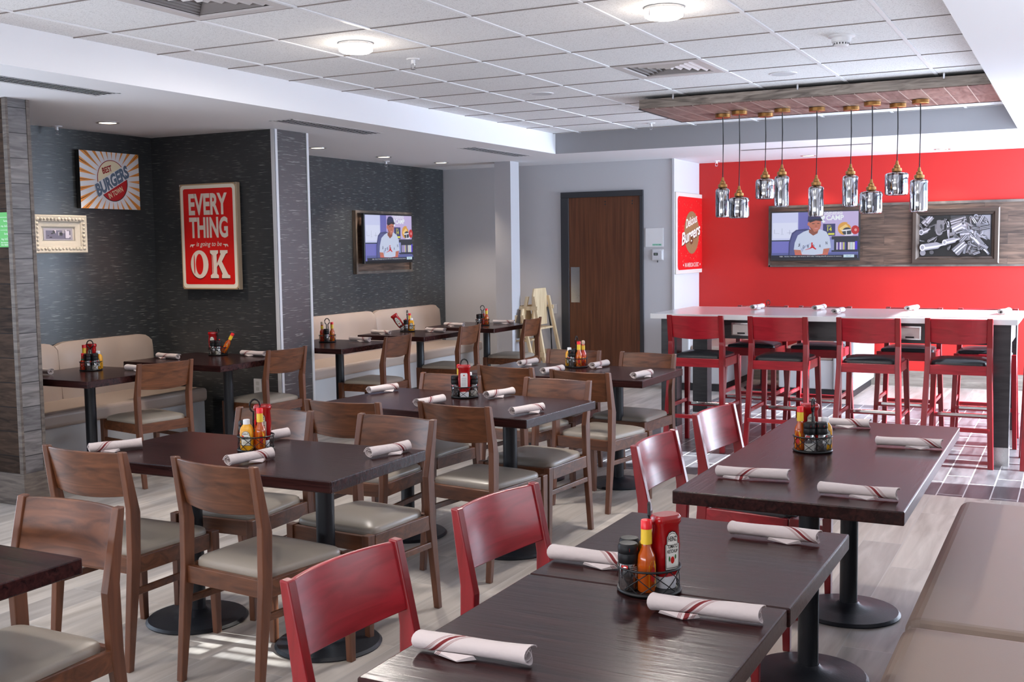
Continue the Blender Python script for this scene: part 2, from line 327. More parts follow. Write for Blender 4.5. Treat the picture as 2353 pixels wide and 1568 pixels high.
# 2D artwork laid on a flat face: polygons (u right, v up) in metres, each a hair above the last
def text_polys(body, bold=0.0, shear=0.0):
    cu = bpy.data.curves.new('lettering', 'FONT'); cu.body = body; cu.offset = bold; cu.shear = shear; cu.resolution_u = 3
    cu.align_x = 'LEFT'
    ob = bpy.data.objects.new('lettering', cu); COL.objects.link(ob)
    dg = bpy.context.evaluated_depsgraph_get(); dg.update()
    me = ob.evaluated_get(dg).to_mesh()
    vs = [(v.co.x, v.co.y) for v in me.vertices]; fs = [tuple(p.vertices) for p in me.polygons]
    ob.evaluated_get(dg).to_mesh_clear(); bpy.data.objects.remove(ob); bpy.data.curves.remove(cu)
    return vs, fs
class Art:
    def __init__(s, emit=0.0, step=0.0004, rough=0.5): s.mb = MB(); s.mats = []; s.z = 0.0; s.emit = emit; s.step = step; s.rough = rough
    def _m(s, col):
        m = flat(col, s.emit, s.rough)
        if m not in s.mats: s.mats.append(m)
        s.mb.mi = s.mats.index(m)
    def poly(s, pts, col, same=False):
        if not same: s.z += s.step
        s._m(col); s.mb.add([(x, y, s.z) for x, y in pts], [tuple(range(len(pts)))]); return s
    def rect(s, x0, y0, x1, y1, col, same=False): return s.poly([(x0, y0), (x1, y0), (x1, y1), (x0, y1)], col, same)
    def rrect(s, x0, y0, x1, y1, r, col):
        pts = []
        for cx, cy, a0 in ((x1 - r, y0 + r, -90), (x1 - r, y1 - r, 0), (x0 + r, y1 - r, 90), (x0 + r, y0 + r, 180)):
            for k in range(5): a = math.radians(a0 + 22.5 * k); pts.append((cx + r * math.cos(a), cy + r * math.sin(a)))
        return s.poly(pts, col)
    def ell(s, cx, cy, rx, ry, col, a0=0, a1=360, n=28, rot=0):
        pts = []
        for k in range(n + (0 if a1 - a0 == 360 else 1)):
            a = math.radians(a0 + (a1 - a0) * k / n); x, y = rx * math.cos(a), ry * math.sin(a)
            c, d = math.cos(rot), math.sin(rot); pts.append((cx + x * c - y * d, cy + x * d + y * c))
        return s.poly(pts, col)
    def text(s, body, x0, y0, x1, y1, col, bold=0.0, shear=0.0, rot=0.0):
        """fit the lettering into the box x0..x1, y0..y1 (turned by rot about its centre)"""
        vs, fs = text_polys(body, bold, shear)
        if not vs: return s
        ax, bx = min(v[0] for v in vs), max(v[0] for v in vs); ay, by = min(v[1] for v in vs), max(v[1] for v in vs)
        cx, cy = (x0 + x1) / 2, (y0 + y1) / 2; s.z += s.step; s._m(col); out = []
        for x, y in vs:
            u = (x - ax) / (bx - ax) * (x1 - x0) - (x1 - x0) / 2; v = (y - ay) / (by - ay) * (y1 - y0) - (y1 - y0) / 2
            out.append((cx + u * math.cos(rot) - v * math.sin(rot), cy + u * math.sin(rot) + v * math.cos(rot), s.z))
        s.mb.add(out, fs); return s
    def build(s, name, parent, z=0.0, wrap=None, loc=None):
        o = s.mb.build(name, s.mats, parent)
        if wrap:   # bend the artwork round an upright cylinder of that radius (u -> angle), facing -y
            for v in o.data.vertices:
                a = v.co.x / wrap; r = wrap + v.co.z; zz = v.co.y
                v.co = (r * math.sin(a), -r * math.cos(a), zz)
        o.location = loc if loc else (0, 0, z)
        return o
RX = (PI / 2, 0, PI / 2)      # hangs on a wall that faces +X
RY = (PI / 2, 0, 0)           # hangs on a wall that faces -Y

# ================================================================ THE SETTING
XL, XR = -7.0, 1.25
YB = 12.75
LOW, TOP = 2.536, 2.74
struct(MB().box(XL - .3, XR + .2, -1.7, 7.27, -.1, 0).box(XL - .3, -3.32, 7.27, YB + .2, -.1, 0).box(-3.32, XR + .2, 11.1, YB + .2, -.1, 0).build('floor', M_FLOOR))
struct(MB().box(-3.32, XR + .2, 7.27, 11.1, -.1, 0).build('floor_inlay', M_FLOORD))
# tile ceiling: X -4.87..-0.5, Y -1.6..10.5
g = 0.6096; gx0, gy0 = -4.592, 3.731
ti = MB(); cx = [-4.87] + [gx0 + g * i for i in range(8) if gx0 + g * i < -0.52] + [-0.52]
cy = [-1.6] + [gy0 + g * j for j in range(-8, 12) if -1.6 < gy0 + g * j < 10.5] + [10.5]
VENTS = [(1, 0), (3, 5)]
vent_xy = [(gx0 + g * a, gy0 + g * b) for a, b in VENTS]
for i in range(len(cx) - 1):
    for j in range(len(cy) - 1):
        if any(abs(cx[i] - vx) < .01 and abs(cy[j] - vy) < .01 for vx, vy in vent_xy): continue
        ti.box(cx[i] + (.013 if i else 0), cx[i + 1] - .013, cy[j] + .006, cy[j + 1] - .006, TOP, TOP + .012)
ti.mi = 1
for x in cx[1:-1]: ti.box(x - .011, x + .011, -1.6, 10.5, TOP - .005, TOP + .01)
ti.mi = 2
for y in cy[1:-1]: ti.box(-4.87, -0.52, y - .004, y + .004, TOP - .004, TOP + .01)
ti.box(-4.87, -0.5, -1.6, 10.5, TOP + .012, TOP + .03)
struct(ti.build('ceiling', [M_TILE, M_GRID, M_GRIDD]))
struct(MB().box(XL - .3, -4.87, -1.6, YB + .2, LOW, 2.86).build('soffit_left', M_SOFFIT))
struct(MB().box(-4.87, XR + .2, 10.5, YB + .2, LOW, 2.86).build('soffit_back', M_SOFFIT))
struct(MB().box(-0.52, XR + .2, -1.6, 10.5, LOW, 2.86).build('soffit_right', M_SOFFIT))
struct(MB().box(-4.87, -0.52, 10.494, 10.5, LOW, TOP).build('trim_1', M_GREYP))
# walls
struct(MB().box(XL - .2, XL, 4.9, 11.8, 0, 2.6).build('wall_left', M_WP))
wl = MB()
for b_ in ((-1.6, 1.2, 0, 2.6), (1.2, 4.3, 0, .5), (1.2, 4.3, 2.3, 2.6), (4.3, 4.9, 0, 2.6)): wl.box(XL - .2, XL, *b_)
struct(wl.build('wall_left_front', M_WHITE))
wf = MB().box(XL - .12, XL - .06, 1.2, 4.3, .5, .55).box(XL - .12, XL - .06, 1.2, 4.3, 2.25, 2.3)
for y in (1.2, 2.72, 4.25): wf.box(XL - .12, XL - .06, y, y + .05, .5, 2.3)
wo = struct(wf.build('window_6', M_FRAME)); MB().box(XL - .095, XL - .088, 1.22, 4.28, .53, 2.28).build('pane', M_PANE, wo)  # unseen window added to go with the left fill light
pt = MB().box(XL, -5.69, 7.0, 7.42, 0, 2.6); struct(pt.build('wall_partition', M_WP))
struct(MB().box(-5.694, -5.684, 6.994, 7.03, 0, LOW).box(-5.72, -5.684, 6.992, 7.0, 0, LOW).box(-5.694, -5.682, 7.40, 7.426, 0, LOW).build('trim_2', mat('aluminium_trim', (.62, .63, .66), .45)))
struct(MB().box(XL - .2, -4.05, 11.82, 12.0, 0, 2.6).build('wall_back_left', M_WHITE))
struct(MB().box(-4.25, -4.05, 12.0, YB, 0, 2.6).build('wall_return', M_WHITE))
struct(MB().box(-4.05, XR + .2, YB, YB + .15, 0, 2.6).build('wall_back', M_RED))
struct(MB().box(-4.06, -4.035, 11.80, 11.83, 0, LOW).build('trim_3', M_WHITE))
struct(MB().box(-5.89, -5.69, 11.06, 11.27, 0, LOW).build('pillar', M_GREYP if False else mat('pillar_paint', (0.50, 0.50, 0.53), 0.7, bump=0.03)))
struct(MB().box(XL - .3, XR + .2, -1.75, -1.6, 0, 2.9).build('wall_front', mat('front_wall_taupe', (.20, .19, .18), .8)))
# wood clad partition end, left edge of the view
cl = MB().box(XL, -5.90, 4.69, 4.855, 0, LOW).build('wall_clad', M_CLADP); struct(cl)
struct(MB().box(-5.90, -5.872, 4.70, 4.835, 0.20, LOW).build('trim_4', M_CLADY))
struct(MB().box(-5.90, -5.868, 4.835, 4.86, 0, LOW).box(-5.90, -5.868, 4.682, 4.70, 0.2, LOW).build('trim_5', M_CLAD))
struct(MB().box(XL, -5.855, 4.672, 4.872, 0, 0.20).build('baseboard_clad', M_CLAD, bevel=.003))
struct(MB().box(-4.05, XR, YB - .015, YB, 0, 0.17).build('baseboard_back', wood('baseboard_wood', (0.16, 0.13, 0.11), (0.30, 0.26, 0.22), rough=0.5, scale=(3, 3, 25))))
struct(MB().box(-5.68, -5.672, 7.0, 7.42, 0, 0.15).build('baseboard_partition', M_CLAD))
struct(MB().box(-4.42, -4.05, 11.80, 11.82, 0, 0.12).box(-7.0, -5.42, 11.80, 11.82, 0, 0.12).build('baseboard_left', M_GREYV))
# right wall with the windows the daylight comes through
rw = MB()
def wall_with_openings(mb, x0, x1, ya, yb, ops, z1=2.9):
    y = ya
    for (a, b, z0, zt) in ops:
        mb.box(x0, x1, y, a, 0, z1); mb.box(x0, x1, a, b, 0, z0); mb.box(x0, x1, a, b, zt, z1); y = b
    mb.box(x0, x1, y, yb, 0, z1)
OPS = [(1.3, 3.3, 0.5, 2.35), (3.58, 3.88, 2.12, 2.6), (4.2, 6.9, 0.5, 2.35), (7.82, 11.2, 0.05, 2.5), (11.35, 12.4, 0.5, 2.5)]  # second opening is a high slot added to throw sun stripes on the floor
wall_with_openings(rw, XR, XR + .15, -1.6, YB, OPS); struct(rw.build('wall_right', M_WHITE))
OPS_ALL = OPS
for n, (a, b, z0, zt) in enumerate(OPS):
    wf = MB(); k = {0: 3, 1: 4, 2: 3, 3: 4, 4: 1}[n]
    wf.box(XR + .03, XR + .09, a, b, z0, z0 + .05).box(XR + .03, XR + .09, a, b, zt - .05, zt)
    for q in range(k + 1):
        y = a + (b - a) * q / k; wf.box(XR + .03, XR + .09, max(a, y - .025), min(b, y + .025), z0, zt)
    wo = struct(wf.build('window_%d' % (n + 1), M_FRAME))
    MB().box(XR + .055, XR + .061, a + .02, b - .02, z0 + .03, zt - .03).build('pane', M_PANE, wo)
    if n in (0, 2, 4):   # lowered roller shades on the two near windows
        sh = mat('shade_fabric', (0.80, 0.82, 0.85), 0.8)
        MB().box(XR + .012, XR + .016, a, b, z0 + .12, zt).build('roller_shade', sh, wo)

# door
dr = struct(MB().box(-5.415, -5.315, 11.79, 11.84, 0, 2.14).box(-4.44, -4.40, 11.79, 11.84, 0, 2.14).box(-5.415, -4.40, 11.79, 11.84, 2.14, 2.205).build('door_1', M_FRAME, bevel=.004))
MB().box(-5.315, -4.44, 11.806, 11.83, 0.01, 2.14).build('door_leaf', M_DOOR, dr)
MB().box(-5.295, -5.185, 11.802, 11.806, 0.93, 1.34).build('push_plate', M_STEEL, dr)
bl = MB()
for x in (-4.85, -4.83): pass
for x in (-4.86, -4.53):
    for z in (2.085, 2.055): bl.lathe([(0.0, -.001), (.008, -.001), (.008, .001), (0.0, .001)], 10, (x, 11.8, z), cap=False)
for v in range(len(bl.v)):
    x, y, z = bl.v[v]; c = min(((xx, zz) for xx in (-4.86, -4.53) for zz in (2.085, 2.055)), key=lambda q: (q[0] - x) ** 2 + (q[1] - z) ** 2 if True else 0)
    bl.v[v] = (x, 11.803 + (z - c[1]), c[1] + (y - 11.8))
bl.build('bolt', M_CHROME, dr)

# ================================================================ CEILING FIXTURES
def disc_lamp(loc, label, e=20):
    r = empty('ceiling_lamp', loc); tag(r, label, 'ceiling lamp', 'flush drum lamps in the tile ceiling')
    MB().lathe([(.085, 0), (.098, 0), (.098, .012), (.085, .012)], 32, (0, 0, -.014)).build('rim', M_STEEL, r, True)
    MB().lathe([(.001, -.052), (.080, -.052), (.094, -.044), (.096, -.016), (.001, -.016)], 32).build('diffuser', mat('lamp_glow', (1.0, 0.93, 0.84), .4, emit=9), r, True)
    for a in (0.6, 2.7, 4.8): MB().box(-.004, .004, .092, .1, -.05, -.014).build('clip', M_CHROME, r).rotation_euler = (0, 0, a)
    light('lamp_light', 'AREA', (loc[0], loc[1], loc[2] - .056), e, (1, .94, .88), shape='DISK', size=.18, dirv=(0, 0, -1))
    light('lamp_halo', 'POINT', (loc[0], loc[1], loc[2] - .1), 2.5, (1, .86, .7), shadow_soft_size=.08)
disc_lamp((-3.676, 5.26, TOP), 'glowing round drum lamp left of the middle, beside the sprinkler')
disc_lamp((-1.85, 5.26, TOP), 'glowing round drum lamp at the top of the view, right of centre')

for _y in (1.6, -.25):  # unseen lamps, added outside the view to brighten the room
    disc_lamp((-3.676, _y, TOP), 'added unseen drum lamp of the left row %s' % ('just above the top edge of the view' if _y > 0 else 'behind the camera'), 9)
    disc_lamp((-1.85, _y, TOP), 'added unseen drum lamp of the right row %s' % ('just above the top edge of the view' if _y > 0 else 'behind the camera'), 9)

def sq_vent(i, j, label):
    x, y = gx0 + g * i + g / 2, gy0 + g * j + g / 2
    r = empty('air_vent', (x, y, TOP)); tag(r, label, 'air vent', 'square vents in the tile ceiling')
    h = g / 2 - .014; a = .235
    MB().box(-h, h, -h, -a, -.006, .004).box(-h, h, a, h, -.006, .004).box(-h, -a, -a, a, -.006, .004).box(a, h, -a, a, -.006, .004).build('face_plate', M_VENT, r)
    MB().box(-a, a, -a, a, .05, .06).build('duct', M_BLACK, r)
    for k in range(5):
        s0 = a - .045 * k; s1 = s0 - .038; z0 = -.004; z1 = .038
        b = MB()
        for (ux, uy) in ((1, 0), (-1, 0), (0, 1), (0, -1)):
            def P(s, t, z): return (ux * s + uy * t, uy * s - ux * t, z)
            b.add([P(s0, -s0, z1), P(s0, s0, z1), P(s1, s1, z0), P(s1, -s1, z0)], [(0, 1, 2, 3)])
            b.add([P(s0, -s0, z1 + .003), P(s0, s0, z1 + .003), P(s1, s1, z0 + .003), P(s1, -s1, z0 + .003)], [(3, 2, 1, 0)])
        b.build('louvre', M_VENT, r)
sq_vent(1, 0, 'square white air vent at the upper left edge of the ceiling')
sq_vent(3, 5, 'square white air vent between the wooden ceiling panel and right lamp')

def lin_vent(x, y0, y1, label, alongx=False):
    L = y1 - y0; r = empty('linear_diffuser', (x, (y0 + y1) / 2, LOW) if not alongx else ((y0 + y1) / 2, x, LOW), 0 if not alongx else -PI / 2)
    tag(r, label, 'air vent', 'slot diffusers in the white soffit')
    W = .105 if not alongx else .07
    MB().box(-W, W, -L / 2, -L / 2 + .02, -.0012, 0).box(-W, W, L / 2 - .02, L / 2, -.0012, 0).box(-W, -W + .018, -L / 2, L / 2, -.0012, 0).box(W - .018, W, -L / 2, L / 2, -.0012, 0).build('frame', M_PLAST, r)
    MB().box(-W + .018, W - .018, -L / 2 + .02, L / 2 - .02, -.0010, -.0002).build('slot', mat('vent_dark', (.004, .004, .004), 1.0, spec=0.0), r)
    n = 4 if not alongx else 2
    for k in range(n):
        xx = -W + .018 + (2 * W - .036) * (k + .5) / n
        MB().box(xx - .005, xx + .005, -L / 2 + .02, L / 2 - .02, -.0018, -.0010).build('blade', M_PLAST, r)
lin_vent(-5.28, 3.75, 4.95, 'long slot diffuser above the wood-clad pillar')
lin_vent(-5.27, 6.56, 7.77, 'slot diffuser above the blue-lit end of the partition')
lin_vent(-5.27, 9.33, 10.55, 'small slot diffuser in front of the white column')
lin_vent(11.24, -3.15, -1.83, 'slot diffuser behind the jar pendants', True)

def downlight(x, y, label, e=45):
    r = empty('recessed_light', (x, y, LOW)); tag(r, label, 'recessed light', 'recessed lights in the white soffit')
    MB().lathe([(.062, 0), (.082, 0), (.082, -.004), (.070, -.006), (.062, -.003)], 28, cap=False).build('trim_ring', M_STEEL, r, True)
    MB().lathe([(.001, -.001), (.064, -.001), (.064, -.0025), (.001, -.0025)], 24).build('lens', mat('warm_lens', (1.0, .86, .66), .4, emit=3.0), r)
    light('downlight', 'SPOT', (x, y, LOW - .02), e, (1, .84, .68), spot_size=math.radians(105), spot_blend=.6, shadow_soft_size=.05, rot=(0, 0, 0))
downlight(-6.42, 6.00, 'recessed light above the left booth', 50)
downlight(-6.42, 8.53, 'recessed light half hidden behind the blue-lit partition', 55)
downlight(-6.50, 9.76, 'recessed light above the small television')
downlight(-6.42, 10.79, 'recessed light in front of the white column', 50)
downlight(-2.69, 12.35, 'recessed light above the large television', 26)
downlight(-1.32, 12.35, 'recessed light above the framed bottle photograph', 26)

def sprinkler(x, y, z, label):
    r = empty('sprinkler', (x, y, z)); tag(r, label, 'sprinkler', 'ceiling sprinklers')
    MB().lathe([(.001, 0), (.042, 0), (.038, -.006), (.012, -.008), (.012, -.03), (.001, -.03)], 20).build('escutcheon', M_PLAST, r, True)
    MB().tube([(-.012, 0, -.028), (-.014, 0, -.05), (0, 0, -.062)], .003, 6).tube([(.012, 0, -.028), (.014, 0, -.05), (0, 0, -.062)], .003, 6).build('yoke', M_CHROME, r)
    MB().lathe([(.001, -.062), (.016, -.062), (.016, -.064), (.001, -.064)], 14).build('deflector', M_CHROME, r)
sprinkler(-3.68, 5.87, TOP, 'small sprinkler head right of the left drum lamp')
sprinkler(-3.68, 10.09, TOP, 'small sprinkler head left of the wooden ceiling panel')
sprinkler(-6.90, 5.95, LOW, 'small sprinkler head beside the wood-clad pillar')
sprinkler(-6.80, 10.25, LOW, 'small sprinkler head above the small television')
sprinkler(-3.75, 12.45, LOW, 'small sprinkler head above the corner of the red wall')
def speaker(x, y, label):
    r = empty('ceiling_speaker', (x, y, TOP)); tag(r, label, 'ceiling speaker', 'round speakers flush in the tiles')
    MB().lathe([(.078, 0), (.094, 0), (.092, -.005), (.078, -.005)], 28, cap=False).build('rim', M_PLAST, r, True)
    MB().lathe([(.001, -.003), (.079, -.003), (.079, -.0045), (.001, -.0045)], 24).build('grille', mat('speaker_grille', (.62, .62, .64), .7, bump=.6, bscale=500), r)
speaker(-3.68, 7.69, 'round white speaker on the left half of the tile ceiling')
speaker(-1.85, 7.69, 'round white speaker in front of the wooden ceiling panel')
r = empty('smoke_detector', (-1.235, 6.48, TOP)); tag(r, 'white smoke detector hanging from the ceiling tiles', 'smoke detector')
MB().lathe([(.001, 0), (.075, 0), (.075, -.008), (.055, -.014), (.052, -.036), (.001, -.036)], 32).build('base', M_PLAST, r, True)
sd = MB().lathe([(.044, -.036), (.042, -.052), (.032, -.06), (.001, -.06)], 32, cap=False); sd.build('sensor_cap', M_PLAST, r, True)
sl = MB()
for k in range(16):
    a = 2 * PI * k / 16; c, s = math.cos(a), math.sin(a)
    sl.box(.0415 * c - .003, .0415 * c + .003, .0415 * s - .003, .0415 * s + .003, -.051, -.041)
sl.build('slots', M_BLACK, r)

# wooden ceiling panel with nine pendants
r = empty('ceiling_panel', (-1.78, 8.78, 2.64)); tag(r, 'wooden plank ceiling panel the jar pendants hang from', 'ceiling panel')
MB().box(-1.33, 1.24, -.52, .52, 0.006, .075).build('fascia', M_CLOUDS, r)
MB().box(-1.318, 1.24, -.508, .508, 0, .006).build('plank_underside', M_CLOUDB, r)
MB().box(-1.335, 1.24, .508, .525, -.003, .012).box(-1.335, -1.318, -.52, .52, -.003, .008).build('edge_strip', M_BLACK, r)
for x in (-1.05, -.1, .9): MB().box(x - .006, x + .006, -.53, -.518, .06, .1).build('hanger', M_CHROME, r)

PB = 2.637
def pendant_proto(rad, h, cord):
    r = empty('pendant_lamp'); r['category'] = 'pendant lamp'
    MB().lathe([(.001, 0), (.062, 0), (.062, -.024), (.058, -.028), (.001, -.028)], 28).build('canopy', M_BRASS, r, True)
    MB().tube([(0, 0, -.028), (.003, .002, -cord * .4), (0, 0, -cord)], .0045, 6).build('cord', M_BLACK, r)
    z = -cord
    MB().lathe([(.001, .03), (.009, .028), (.013, 0), (.021, -.005), (.024, -.024), (.036, -.029), (.038, -.050), (.030, -.056), (.001, -.056)], 28, (0, 0, z)).build('socket_cap', M_BRASS, r, True)
    t = z - .056
    MB().lathe([(.032, 0), (.038, -.004), (rad * .86, -.010), (rad * .96, -.018), (rad, -.032), (rad, -h + .022), (rad * .95, -h + .006), (rad * .82, -h), (.001, -h)], 36, (0, 0, t), cap=False).build('glass_shade', M_MIRG, r, True)
    MB().lathe([(.001, -.005), (.012, -.01), (.014, -.04), (.022, -.07), (.018, -.095), (.001, -.105)], 18, (0, 0, t)).build('bulb', mat('bulb_glass', (.8, .72, .6), .15, emit=.4), r, True)
    return r
PEND = [(-2.633, 8.914, 1.802, 2.043, .058, 'first pendant from the left, tall slim mirrored jar'),
 (-2.461, 8.787, 1.789, 1.962, .082, 'squat mirrored jar pendant, second from the left'),
 (-2.320, 9.056, 1.946, 2.115, .077, 'squat mirrored jar pendant hanging high, third from the left'),
 (-2.131, 8.836, 1.874, 2.120, .058, 'tall slim mirrored jar pendant, fourth from the left'),
 (-1.877, 8.906, 1.791, 2.032, .060, 'tall mirrored jar pendant hanging in front of the television'),
 (-1.634, 9.004, 1.865, 2.112, .061, 'tall mirrored jar pendant just right of the television centre'),
 (-1.440, 8.790, 1.801, 1.975, .084, 'wide squat mirrored jar pendant, third from the right'),
 (-1.288, 9.010, 1.942, 2.121, .088, 'wide squat mirrored jar pendant hanging highest, second from the right'),
 (-1.105, 8.858, 1.807, 2.054, .065, 'rightmost pendant, tall mirrored jar before the framed photograph')]
for x, y, zb, zt, rad, lab in PEND:
    p = pendant_proto(rad, zt - zb, PB - zt - .056)
    p.location = (x, y, PB); tag(p, lab, None, 'mirrored jar pendants over the bar')

# ================================================================ FURNITURE BUILDERS
def curved_back(w, z0, z1, y0, y1, bulge, th, mb=None):
    """panel across x -w..w, from (y0,z0) to (y1,z1), bulging to -y in the middle, bottom edge dipping"""
    n = 14; vs = []; fs = []
    for i in range(n + 1):
        t = -1 + 2 * i / n; x = w * t; b = -bulge * (1 - t * t)
        for (yy, zz) in ((y0, z0 - .012 * (1 - t * t)), (y1, z1)):
            vs.append((x, yy + b, zz)); vs.append((x, yy + b + th, zz))
    for i in range(n):
        a = 4 * i; c = 4 * (i + 1)
        fs += [(a, c, c + 2, a + 2), (a + 1, a + 3, c + 3, c + 1), (a, a + 1, c + 1, c), (a + 2, c + 2, c + 3, a + 3)]
    fs += [(0, 2, 3, 1), (4 * n, 4 * n + 1, 4 * n + 3, 4 * n + 2)]
    return (mb or MB()).add(vs, fs)
def cushion(xb, xf, yb, yf, z0, z1, dome, n=12):
    """soft seat pad: superellipse outline, rounded edge, domed top"""
    mb = MB(); rings = [(1.0, z0), (1.0, z0 + (z1 - z0) * .45), (.985, z0 + (z1 - z0) * .8), (.95, z1), (.75, z1 + dome * .55), (.45, z1 + dome * .9), (.15, z1 + dome)]
    N = 40; vs = []; cy_ = (yb + yf) / 2; hy = (yf - yb) / 2
    for s, z in rings:
        for k in range(N):
            a = 2 * PI * k / N; c, d = math.cos(a), math.sin(a); e = .22
            u = math.copysign(abs(c) ** e, c); v = math.copysign(abs(d) ** e, d)
            hx = xb + (xf - xb) * (v + 1) / 2
            vs.append((u * hx * s, cy_ + v * hy * s, z))
    fs = []
    for j in range(len(rings) - 1):
        for k in range(N): fs.append((j * N + k, j * N + (k + 1) % N, (j + 1) * N + (k + 1) % N, (j + 1) * N + k))
    fs += [tuple(range(N))[::-1], tuple(range((len(rings) - 1) * N, len(rings) * N))]
    return mb.add(vs, fs)

def chair_proto(name, seat_m, wm, wv):
    r = empty(name); r['category'] = 'chair'
    prof = [(-.262, 0), (-.236, 0), (-.180, .40), (-.172, .60), (-.226, .84), (-.252, .842), (-.222, .62), (-.226, .42)]
    for s in (-1, 1):
        MB().prism(prof, 'x', s * .215, s * .186).build('leg', wv, r, bevel=.004)
    for s in (-1, 1):
        xo, xi = s * .222, s * .188
        MB().hexa([(xo - s * .004, .214, 0), (xi + s * .004, .214, 0), (xi + s * .004, .242, 0), (xo - s * .004, .242, 0)],
                  [(xo, .198, .435), (xi, .198, .435), (xi, .242, .435), (xo, .242, .435)]).build('leg', wv, r, bevel=.003)
    fr = MB().box(-.19, .19, .208, .232, .365, .430).box(-.19, .19, -.215, -.192, .365, .430)
    fr.hexa([(-.212, -.21, .365), (-.190, -.21, .365), (-.194, .19, .365), (-.216, .19, .365)], [(-.212, -.21, .430), (-.190, -.21, .430), (-.194, .19, .430), (-.216, .19, .430)])
    fr.hexa([(.190, -.21, .365), (.212, -.21, .365), (.216, .19, .365), (.194, .19, .365)], [(.190, -.21, .430), (.212, -.21, .430), (.216, .19, .430), (.194, .19, .430)])
    fr.build('seat_frame', wm, r, bevel=.003)
    for s in (-1, 1): MB().box(s * .196, s * .212, -.21, .215, .283, .310).build('stretcher', wm, r, bevel=.003)
    cushion(.188, .214, -.188, .206, .425, .456, .022).build('seat_cushion', seat_m, r, True)
    curved_back(.188, .665, .836, -.208, -.248, .030, .013).build('backrest', wm, r, True, bevel=.003)
    return r
def stool_proto(name, seat_m, wm, wv):
    r = empty(name); r['category'] = 'bar stool'
    prof = [(-.285, 0), (-.250, 0), (-.172, .68), (-.166, .82), (-.218, 1.045), (-.248, 1.047), (-.214, .84), (-.220, .70)]
    for s in (-1, 1):
        b = MB(); a = [(y, z) for y, z in prof]; n = len(a)
        sp = lambda z: s * .026 * max(0, 1 - z / .70)
        b.add([(s * .222 + sp(z), y, z) for y, z in a] + [(s * .184 + sp(z), y, z) for y, z in a], [tuple(range(n))[::-1], tuple(range(n, 2 * n))] + [(k, (k + 1) % n, (k + 1) % n + n, k + n) for k in range(n)])
        b.build('leg', wv, r, bevel=.004)
    for s in (-1, 1):
        xo, xi = s * .222, s * .182
        MB().hexa([(s * .240, .246, 0), (s * .208, .246, 0), (s * .208, .278, 0), (s * .240, .278, 0)],
                  [(xo, .180, .715), (xi, .180, .715), (xi, .224, .715), (xo, .224, .715)]).build('leg', wv, r, bevel=.003)
    MB().box(-.19, .19, .190, .216, .645, .712).box(-.19, .19, -.212, -.19, .645, .712).box(-.214, -.190, -.205, .19, .645, .712).box(.190, .214, -.205, .19, .645, .712).build('seat_frame', wm, r, bevel=.003)
    for s in (-1, 1): MB().box(s * .207, s * .225, -.245, .235, .315, .345).build('stretcher', wm, r, bevel=.003)
    MB().box(-.215, .215, -.262, -.240, .250, .280).build('stretcher', wm, r, bevel=.003)
    MB().box(-.215, .215, .222, .252, .280, .310).build('stretcher', wm, r, bevel=.003)
    MB().box(-.175, .175, .216, .258, .292, .313).build('foot_plate', M_CHROME, r, bevel=.002)
    cushion(.186, .206, -.186, .192, .708, .735, .020).build('seat_cushion', seat_m, r, True)
    curved_back(.186, .872, 1.04, -.202, -.240, .028, .013).build('backrest', wm, r, True, bevel=.003)
    return r
BR = chair_proto('dining_chair', M_TAUPE, M_BROWN, M_BROWNV)
RD = chair_proto('red_dining_chair', M_BLKV, M_REDW, M_REDV)
ST = stool_proto('bar_stool', M_BLKV, M_REDW, M_REDV)
def seat_at(proto, mx, my, deg, label, group, back=.24):
    a = math.radians(deg)    # local -y (the back) sits at the measured point
    x = mx - back * math.sin(a); y = my + back * math.cos(a)
    return place(proto, (x, y, 0), a, label, group)
G1 = 'brown chairs around the four-seat tables'; G2 = 'brown chairs facing the wall booths'; G3 = 'red chairs along the dark tables'
seat_at(BR, -2.688, 2.302, 180, 'brown wooden chair facing us at the lower left corner, tucked behind the cut-off table', G1)
seat_at(BR, -3.364, 2.954, 0, 'brown chair with its back to us at the left front of the nearest four-seat table', G1)
seat_at(BR, -2.717, 2.952, -6, 'brown chair with its back to us, largest brown chair at the nearest four-seat table', G1)
seat_at(BR, -3.351, 4.065, 183, 'brown chair on the far side of the nearest four-seat table, behind the sauce caddy', G1)
seat_at(BR, -2.688, 4.092, 175, 'brown chair on the far right side of the nearest four-seat table, pale seat lit', G1)
seat_at(BR, -3.218, 4.416, 4, 'brown chair with back to us at the left front of the middle four-seat table', G1)
seat_at(BR, -2.652, 4.531, -7, 'brown chair with back to us at the right front of the middle four-seat table', G1)
seat_at(BR, -3.300, 5.608, 174, 'brown chair across the middle four-seat table, behind its ketchup caddy', G1)
seat_at(BR, -2.608, 5.618, 175, 'brown chair across the middle four-seat table at its right end', G1)
seat_at(BR, -3.200, 6.110, -8, 'brown chair with back to us at the left front of the back four-seat table', G1)
seat_at(BR, -2.652, 6.022, -10, 'brown chair with back to us at the right front of the back four-seat table', G1)
seat_at(BR, -3.237, 7.258, 178, 'brown chair across the back four-seat table, in front of the wooden door', G1)
seat_at(BR, -2.660, 7.221, 173, 'brown chair across the back four-seat table, nearest the red bar stools', G1)
seat_at(BR, -5.505, 5.56, 78, 'brown chair facing the leftmost booth table beside the wood-clad pillar', G2)
seat_at(BR, -5.350, 6.66, 86, 'brown chair in front of the blue-lit end of the partition', G2)
seat_at(BR, -5.205, 7.98, 92, 'brown chair at the first table of the far booth, nearest the partition', G2)
seat_at(BR, -5.215, 9.26, 93, 'brown chair at the middle table of the far booth', G2)
seat_at(BR, -5.085, 10.36, 93, 'brown chair at the last table of the far booth, before the high chairs', G2)
seat_at(RD, -1.564, 2.139, -94, 'red wooden chair nearest the camera, beside the front dark table', G3)
seat_at(RD, -1.548, 2.892, -97, 'second red wooden chair from the camera, beside the seam of two tables', G3)
